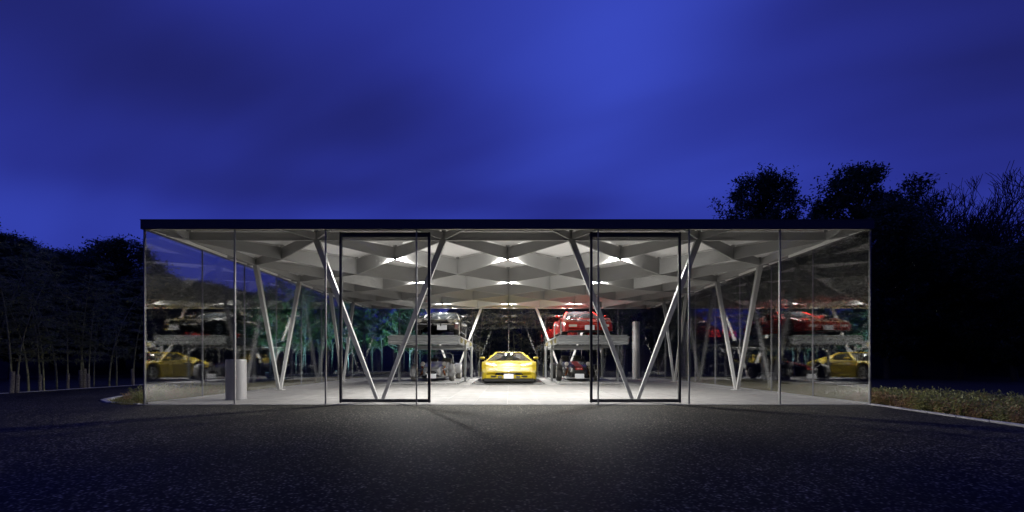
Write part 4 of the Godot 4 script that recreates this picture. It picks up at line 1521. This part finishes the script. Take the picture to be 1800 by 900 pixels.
func vegetation() -> void:
	var rng := RandomNumberGenerator.new()
	rng.seed = 77
	# --- evergreen trees
	var ev := []
	for k in 3:
		ev.append(leafy_tree(100 + k, 10.0, 3.0, 1.4, 250, 170, 0.185))
	var evergreens := [
		# px, depth, height, width
		[1340, 31, 12.4, 0.78, "rounded evergreen tree rising alone behind the right half of the roof"],
		[1512, 29, 12.0, 0.92, "tall dark evergreen tree behind the right end of the roof"],
		[1610, 27, 7.4, 1.1, ""], [1690, 24, 6.4, 1.1, ""], [1785, 21, 5.6, 1.1, ""], [1560, 24, 8.2, 1.0, ""], [1440, 38, 9.5, 1.2, ""],
		[1640, 33, 8.0, 1.2, ""], [1760, 30, 7.4, 1.2, ""], [1860, 26, 7.6, 1.2, ""], [1300, 40, 8.0, 1.2, ""], [1180, 44, 7.6, 1.2, ""], [1060, 46, 7.4, 1.2, ""],
		[960, 44, 7.6, 1.2, ""], [860, 46, 7.2, 1.2, ""], [1380, 30, 6.5, 1.1, ""], [1240, 33, 6.0, 1.1, ""],
		[262, 27, 5.6, 1.3, ""], [300, 31, 6.0, 1.3, ""], [335, 28, 5.0, 1.3, ""], [375, 33, 5.8, 1.3, ""], [410, 36, 6.0, 1.3, ""], [455, 40, 6.2, 1.2, ""], [345, 38, 6.8, 1.3, ""],
		[215, 33, 8.8, 1.1, "dense dark tree beside the left end of the roof"], [20, 24, 6.8, 1.2, ""], [90, 30, 7.4, 1.2, ""], [150, 38, 9.0, 1.2, ""], [-60, 22, 7.0, 1.2, ""], [280, 42, 8.0, 1.2, ""], [-20, 36, 9.6, 1.2, ""], [60, 44, 10.4, 1.2, ""],
	]
	# the wood across the forecourt, behind the camera, that the front glass mirrors
	var wood := ArrayMesh.new()
	for k in 2:
		wood.add_surface_from_arrays(Mesh.PRIMITIVE_TRIANGLES, ev[1][k].surface_get_arrays(0))
		wood.surface_set_material(k, M.bark_dark if k == 0 else M.leaf_dark)
	var across := []
	for k in 18:
		var an := deg_to_rad(-78.0 + 156.0 * k / 17.0)
		var d := 24.0 + 5.0 * (k % 3)
		across.append(Vector3(sin(an) * d, -0.1, 9.0 + cos(an) * d * 0.8))
	lay("forecourt_wood", wood, null, across, 1.25, 1.5, "dark mass of evergreen wood across the forecourt facing the pavilion", "wood", rng)
	for k in evergreens.size():
		var e: Array = evergreens[k]
		var v: Array = ev[k % 3]
		var lb: String = e[4]
		if not lb:
			if e[0] > 1540:
				lb = "dark evergreen tree in the black wood right of the pavilion, %s from the pavilion" % nth(evergreens, e, func(q): return q[0] > 1540 and not q[4])
			elif e[0] > 800:
				lb = "dark evergreen tree in the wood behind the rear glass, %s from the left" % nth(evergreens, e, func(q): return q[0] > 800 and q[0] <= 1540 and not q[4])
			elif e[0] > 250:
				lb = "low dark evergreen tree seen through the left side glass, %s from the left" % nth(evergreens, e, func(q): return q[0] > 250 and q[0] <= 800 and not q[4])
			else:
				lb = "dark evergreen tree in the black wood left of the pavilion, %s from the left" % nth(evergreens, e, func(q): return q[0] <= 250 and not q[4])
		plant("evergreen_tree", lb, "tree", v, [M.bark_dark, M.leaf_dark], ["trunk", "crown"], from_pixel(e[0], e[1]), rng.randf() * TAU, Vector3(e[3], 1.0, e[3]) * (e[2] / 10.0), "evergreen trees around the pavilion")
	# --- bare trees
	var br := []
	for k in 4:
		br.append(bare_tree(300 + k, 10.0))
	var bares := [[1655, 34, 13.6], [1700, 31, 12.6], [1745, 30, 12.8], [1800, 32, 13.6], [1850, 33, 14.0], [1620, 38, 14.6], [1770, 37, 15.2], [1720, 36, 14.6], [1680, 30, 12.0], [1635, 32, 12.4], [1780, 34, 14.0], [1830, 30, 12.6], [15, 40, 11.6], [60, 46, 12.0], [130, 44, 11.6], [160, 40, 10.6], [195, 46, 11.8], [235, 48, 11.6], [100, 52, 12.0], [-30, 44, 12.0], [255, 44, 10.2]]
	for k in bares.size():
		var e: Array = bares[k]
		plant("bare_tree", ("leafless tree against the sky at far right, %s from the left" % nth(bares, e, func(q): return q[0] > 900)) if e[0] > 900 else ("leafless tree against the sky at far left, %s from the left" % nth(bares, e, func(q): return q[0] < 900)), "tree", [br[k % 4]], [M.bark_dark], ["branches"], from_pixel(e[0], e[1]), rng.randf() * TAU, Vector3.ONE * (e[2] / br[k % 4].get_aabb().end.y), "bare trees on the right" if e[0] > 900 else "bare trees on the left")
	# --- pale slender trees behind the left of the pavilion
	var bi := []
	for k in 4:
		bi.append(leafy_tree(500 + k, 5.2, 1.2, 1.7, 46, 34, 0.15, 0.0075))
	for k in 44:
		var px := rng.randf_range(415, 760)
		var dp := rng.randf_range(30.0, 46.0)
		var v: Array = bi[k % 4]
		plant("slender_tree", "slender pale-trunked tree lit from below behind the left of the pavilion", "tree", v, [M.bark_pale, M.leaf_green], ["trunk", "crown"], from_pixel(px, dp), rng.randf() * TAU, Vector3.ONE * rng.randf_range(0.8, 1.25), "lit slender trees behind the left glass")
	var dim := []
	for k in 16:
		dim.append([rng.randf_range(1090, 1420), rng.randf_range(27.0, 40.0)])
	for k in 16:
		var e: Array = dim[k]
		plant("slender_tree", "unlit slender tree in the night behind the right glass, %s from the left" % nth(dim, e, func(_q): return true), "tree", bi[k % 4], [M.bark_pale, M.leaf_green], ["trunk", "crown"], from_pixel(e[0], e[1]), rng.randf() * TAU, Vector3.ONE * rng.randf_range(0.9, 1.4), "unlit slender trees behind the right glass")
	# --- uplights among them
	for e in [[470, 27.5, 2.0, "left"], [592, 31.0, 3.0, "middle"], [695, 32.0, 2.2, "right"]]:
		var t := thing("garden_uplight", "garden uplight among the slender trees, %s of three" % e[3], "uplight", from_pixel(e[0], e[1]), 0.0, "garden uplights")
		var hm := MB.new()
		hm.lathe(Vector3(0, 0, 0), Vector3.UP, [Vector2(0.0, 0.0), Vector2(0.09, 0.0), Vector2(0.10, 0.22), Vector2(0.085, 0.24)], 14)
		part("housing", hm, M.lamp_housing, t)
		var lm := MB.new()
		lm.lathe(Vector3(0, 0, 0), Vector3.UP, [Vector2(0.085, 0.225), Vector2(0.05, 0.235), Vector2(0, 0.238)], 14)
		part("lens", lm, M.uplight_lens, t)
		var sp := SpotLight3D.new()
		sp.name = "spot"
		t.add_child(sp)
		sp.position = Vector3(0, 0.27, 0)
		sp.rotation = Vector3(deg_to_rad(38), 0, 0)
		sp.light_color = Color(0.66, 0.95, 1.0)
		sp.light_energy = 26.0 * e[2]
		sp.light_size = 0.08
		sp.spot_angle = 42.0
		sp.spot_angle_attenuation = 0.8
		sp.spot_range = 40.0
		sp.spot_attenuation = 2.0
		sp.shadow_enabled = true
	# --- bamboo: behind the rear glass and along the drive
	var bb := []
	for k in 4:
		bb.append(bamboo(700 + k, 5.0, 0.5 + 0.25 * k))
	var grove := [[842, 25.2], [858, 26.5], [905, 24.9], [916, 25.8], [931, 27.0], [880, 28.0], [815, 27.0], [955, 26.0], [985, 28.0], [780, 28.5], [1010, 25.5], [945, 29.5], [1050, 27.5], [830, 30.0], [895, 31.0]]
	for e in grove:
		plant("bamboo", "tall bamboo cane with fine leaves behind the rear glass, %s from the left" % nth(grove, e, func(_q): return true), "bamboo", bb[rng.randi_range(0, 3)], [M.bamboo_cane, M.leaf_olive], ["cane", "foliage"], from_pixel(e[0], e[1]), rng.randf() * TAU, Vector3.ONE * rng.randf_range(0.85, 1.15), "bamboo behind the rear glass")
	var sap := [[20, 12.3, 1], [30, 12.4, 1], [50, 12.9, 0], [70, 13.2, 1], [77, 13.4, 0], [119, 14.4, 1], [142, 14.7, 1], [148, 14.8, 1], [156, 14.6, 1], [192, 16.0, 0], [234, 16.4, 1], [100, 15.5, 0], [205, 17.5, 0], [-10, 12.6, 0], [165, 17.0, 0]]
	for e in sap:
		var at := from_pixel(e[0], e[1])
		var o := plant("bamboo", ("wrapped bamboo sapling beyond the left drive, %s wrapped one from the left" % nth(sap, e, func(q): return q[2] == 1)) if e[2] else ("thin unwrapped bamboo sapling beyond the left drive, %s unwrapped one from the left" % nth(sap, e, func(q): return q[2] == 0)), "bamboo", bb[rng.randi_range(0, 3)], [M.bamboo_cane, M.leaf_olive], ["cane", "foliage"], at, rng.randf() * TAU, Vector3(0.9, 0.72, 0.9) * rng.randf_range(0.85, 1.1), "bamboo saplings along the drive")
		if e[2]:
			var wm := MB.new()
			var pts := []
			var rs := []
			for k in 9:
				pts.append(Vector3(rng.randfn(0, 0.004) + 0.02 * k / 8.0, k * 0.105, rng.randfn(0, 0.004)))
				rs.append(0.052 + 0.004 * (k % 2))
			wm.tube(pts, rs, 9)
			part("base_wrap", wm, M.stake_wrap, o)
	# --- low shrubs and grass
	var tuft := MB.new()
	for k in 16:
		var an := rng.randf() * TAU
		var d := Vector3(cos(an) * rng.randf_range(0.2, 0.9), 1.0, sin(an) * rng.randf_range(0.2, 0.9)).normalized()
		tuft.leaf(Vector3(rng.randfn(0, 0.03), 0, rng.randfn(0, 0.03)), d, rng.randf_range(0.035, 0.075), 0.008, Vector3(-sin(an), 0.1, cos(an)))
	var tm := tuft.done()
	var spots := []
	for k in 26000:
		var left := k % 2 == 0
		var x := rng.randf_range(6.92, 10.6)
		var z := rng.randf_range(-14.5, 0.15)
		if left:
			x = -rng.randf_range(6.92, 9.05)
			if z > -3.0 and (x < -6.9 - 2.1 * sqrt(clampf(-z / 3.0, 0, 1))):
				continue
		spots.append(Vector3(x, -0.04, z))
	lay("lawn_grass", tm, M.grass_blade, spots, 0.7, 1.6, "short dry grass along both sides of the pavilion", "grass", rng)
	var dry := []
	for k in 7000:
		var left := k % 2 == 0
		var x := rng.randf_range(6.92, 10.2)
		var z := rng.randf_range(-14.5, 0.1)
		if left:
			x = -rng.randf_range(6.92, 9.0)
			if z > -3.0 and (x < -6.9 - 2.1 * sqrt(clampf(-z / 3.0, 0, 1))):
				continue
		dry.append(Vector3(x, -0.04, z))
	lay("dry_grass", tm, M.straw_blade, dry, 0.8, 1.5, "straw-coloured dead blades in the side lawns", "grass", rng)
	var sh := MB.new()
	for k in 60:
		var an := rng.randf() * TAU
		var hh := rng.randf_range(0.03, 0.26)
		var rr := rng.randf_range(0.0, 0.16)
		var p := Vector3(cos(an) * rr, hh, sin(an) * rr)
		sh.leaf(p, Vector3(rng.randfn(0, 0.8), rng.randf_range(0.0, 1.0), rng.randfn(0, 0.8)).normalized(), rng.randf_range(0.03, 0.07), 0.022, Vector3(rng.randfn(0, 0.6), 1, rng.randfn(0, 0.6)))
	for k in 8:
		var an := rng.randf() * TAU
		sh.tube([Vector3(0, 0, 0), Vector3(cos(an) * 0.06, 0.14, sin(an) * 0.06), Vector3(cos(an) * 0.13, 0.24, sin(an) * 0.13)], [0.004, 0.003, 0.002], 3, false)
	var shm := sh.done()
	var low := []
	var low2 := []
	for k in 1300:
		var z := rng.randf_range(-1.2, 4.6)
		var x := rng.randf_range(6.95 - maxf(z, 0.0) * 0.115, 8.7)
		(low if rng.randf() < 0.4 else low2).append(Vector3(x, -0.05, z))
	for k in 70:
		var z := rng.randf_range(-3.0, -0.3)
		var x := -rng.randf_range(6.95, 6.95 + 1.7 * sqrt(clampf(-z / 3.0, 0, 1)))
		(low if rng.randf() < 0.5 else low2).append(Vector3(x, -0.05, z))
	lay("groundcover", shm, M.leaf_olive, low, 0.6, 1.25, "low olive ground cover behind the kerbs beside the pavilion", "ground cover", rng)
	lay("dry_groundcover", shm, M.leaf_dry, low2, 0.5, 1.0, "low brownish ground cover behind the kerbs beside the pavilion", "ground cover", rng)

func lay(called: String, m: Mesh, mt: Material, spots: Array, lo: float, hi: float, label: String, category: String, rng: RandomNumberGenerator) -> void:
	var mm := MultiMesh.new()
	mm.transform_format = MultiMesh.TRANSFORM_3D
	mm.mesh = m
	mm.instance_count = spots.size()
	for k in spots.size():
		var s := rng.randf_range(lo, hi)
		mm.set_instance_transform(k, Transform3D(Basis(Vector3.UP, rng.randf() * TAU).scaled(Vector3.ONE * s), spots[k]))
	var o := MultiMeshInstance3D.new()
	o.multimesh = mm
	o.material_override = mt
	stuff(called, o, label, category)
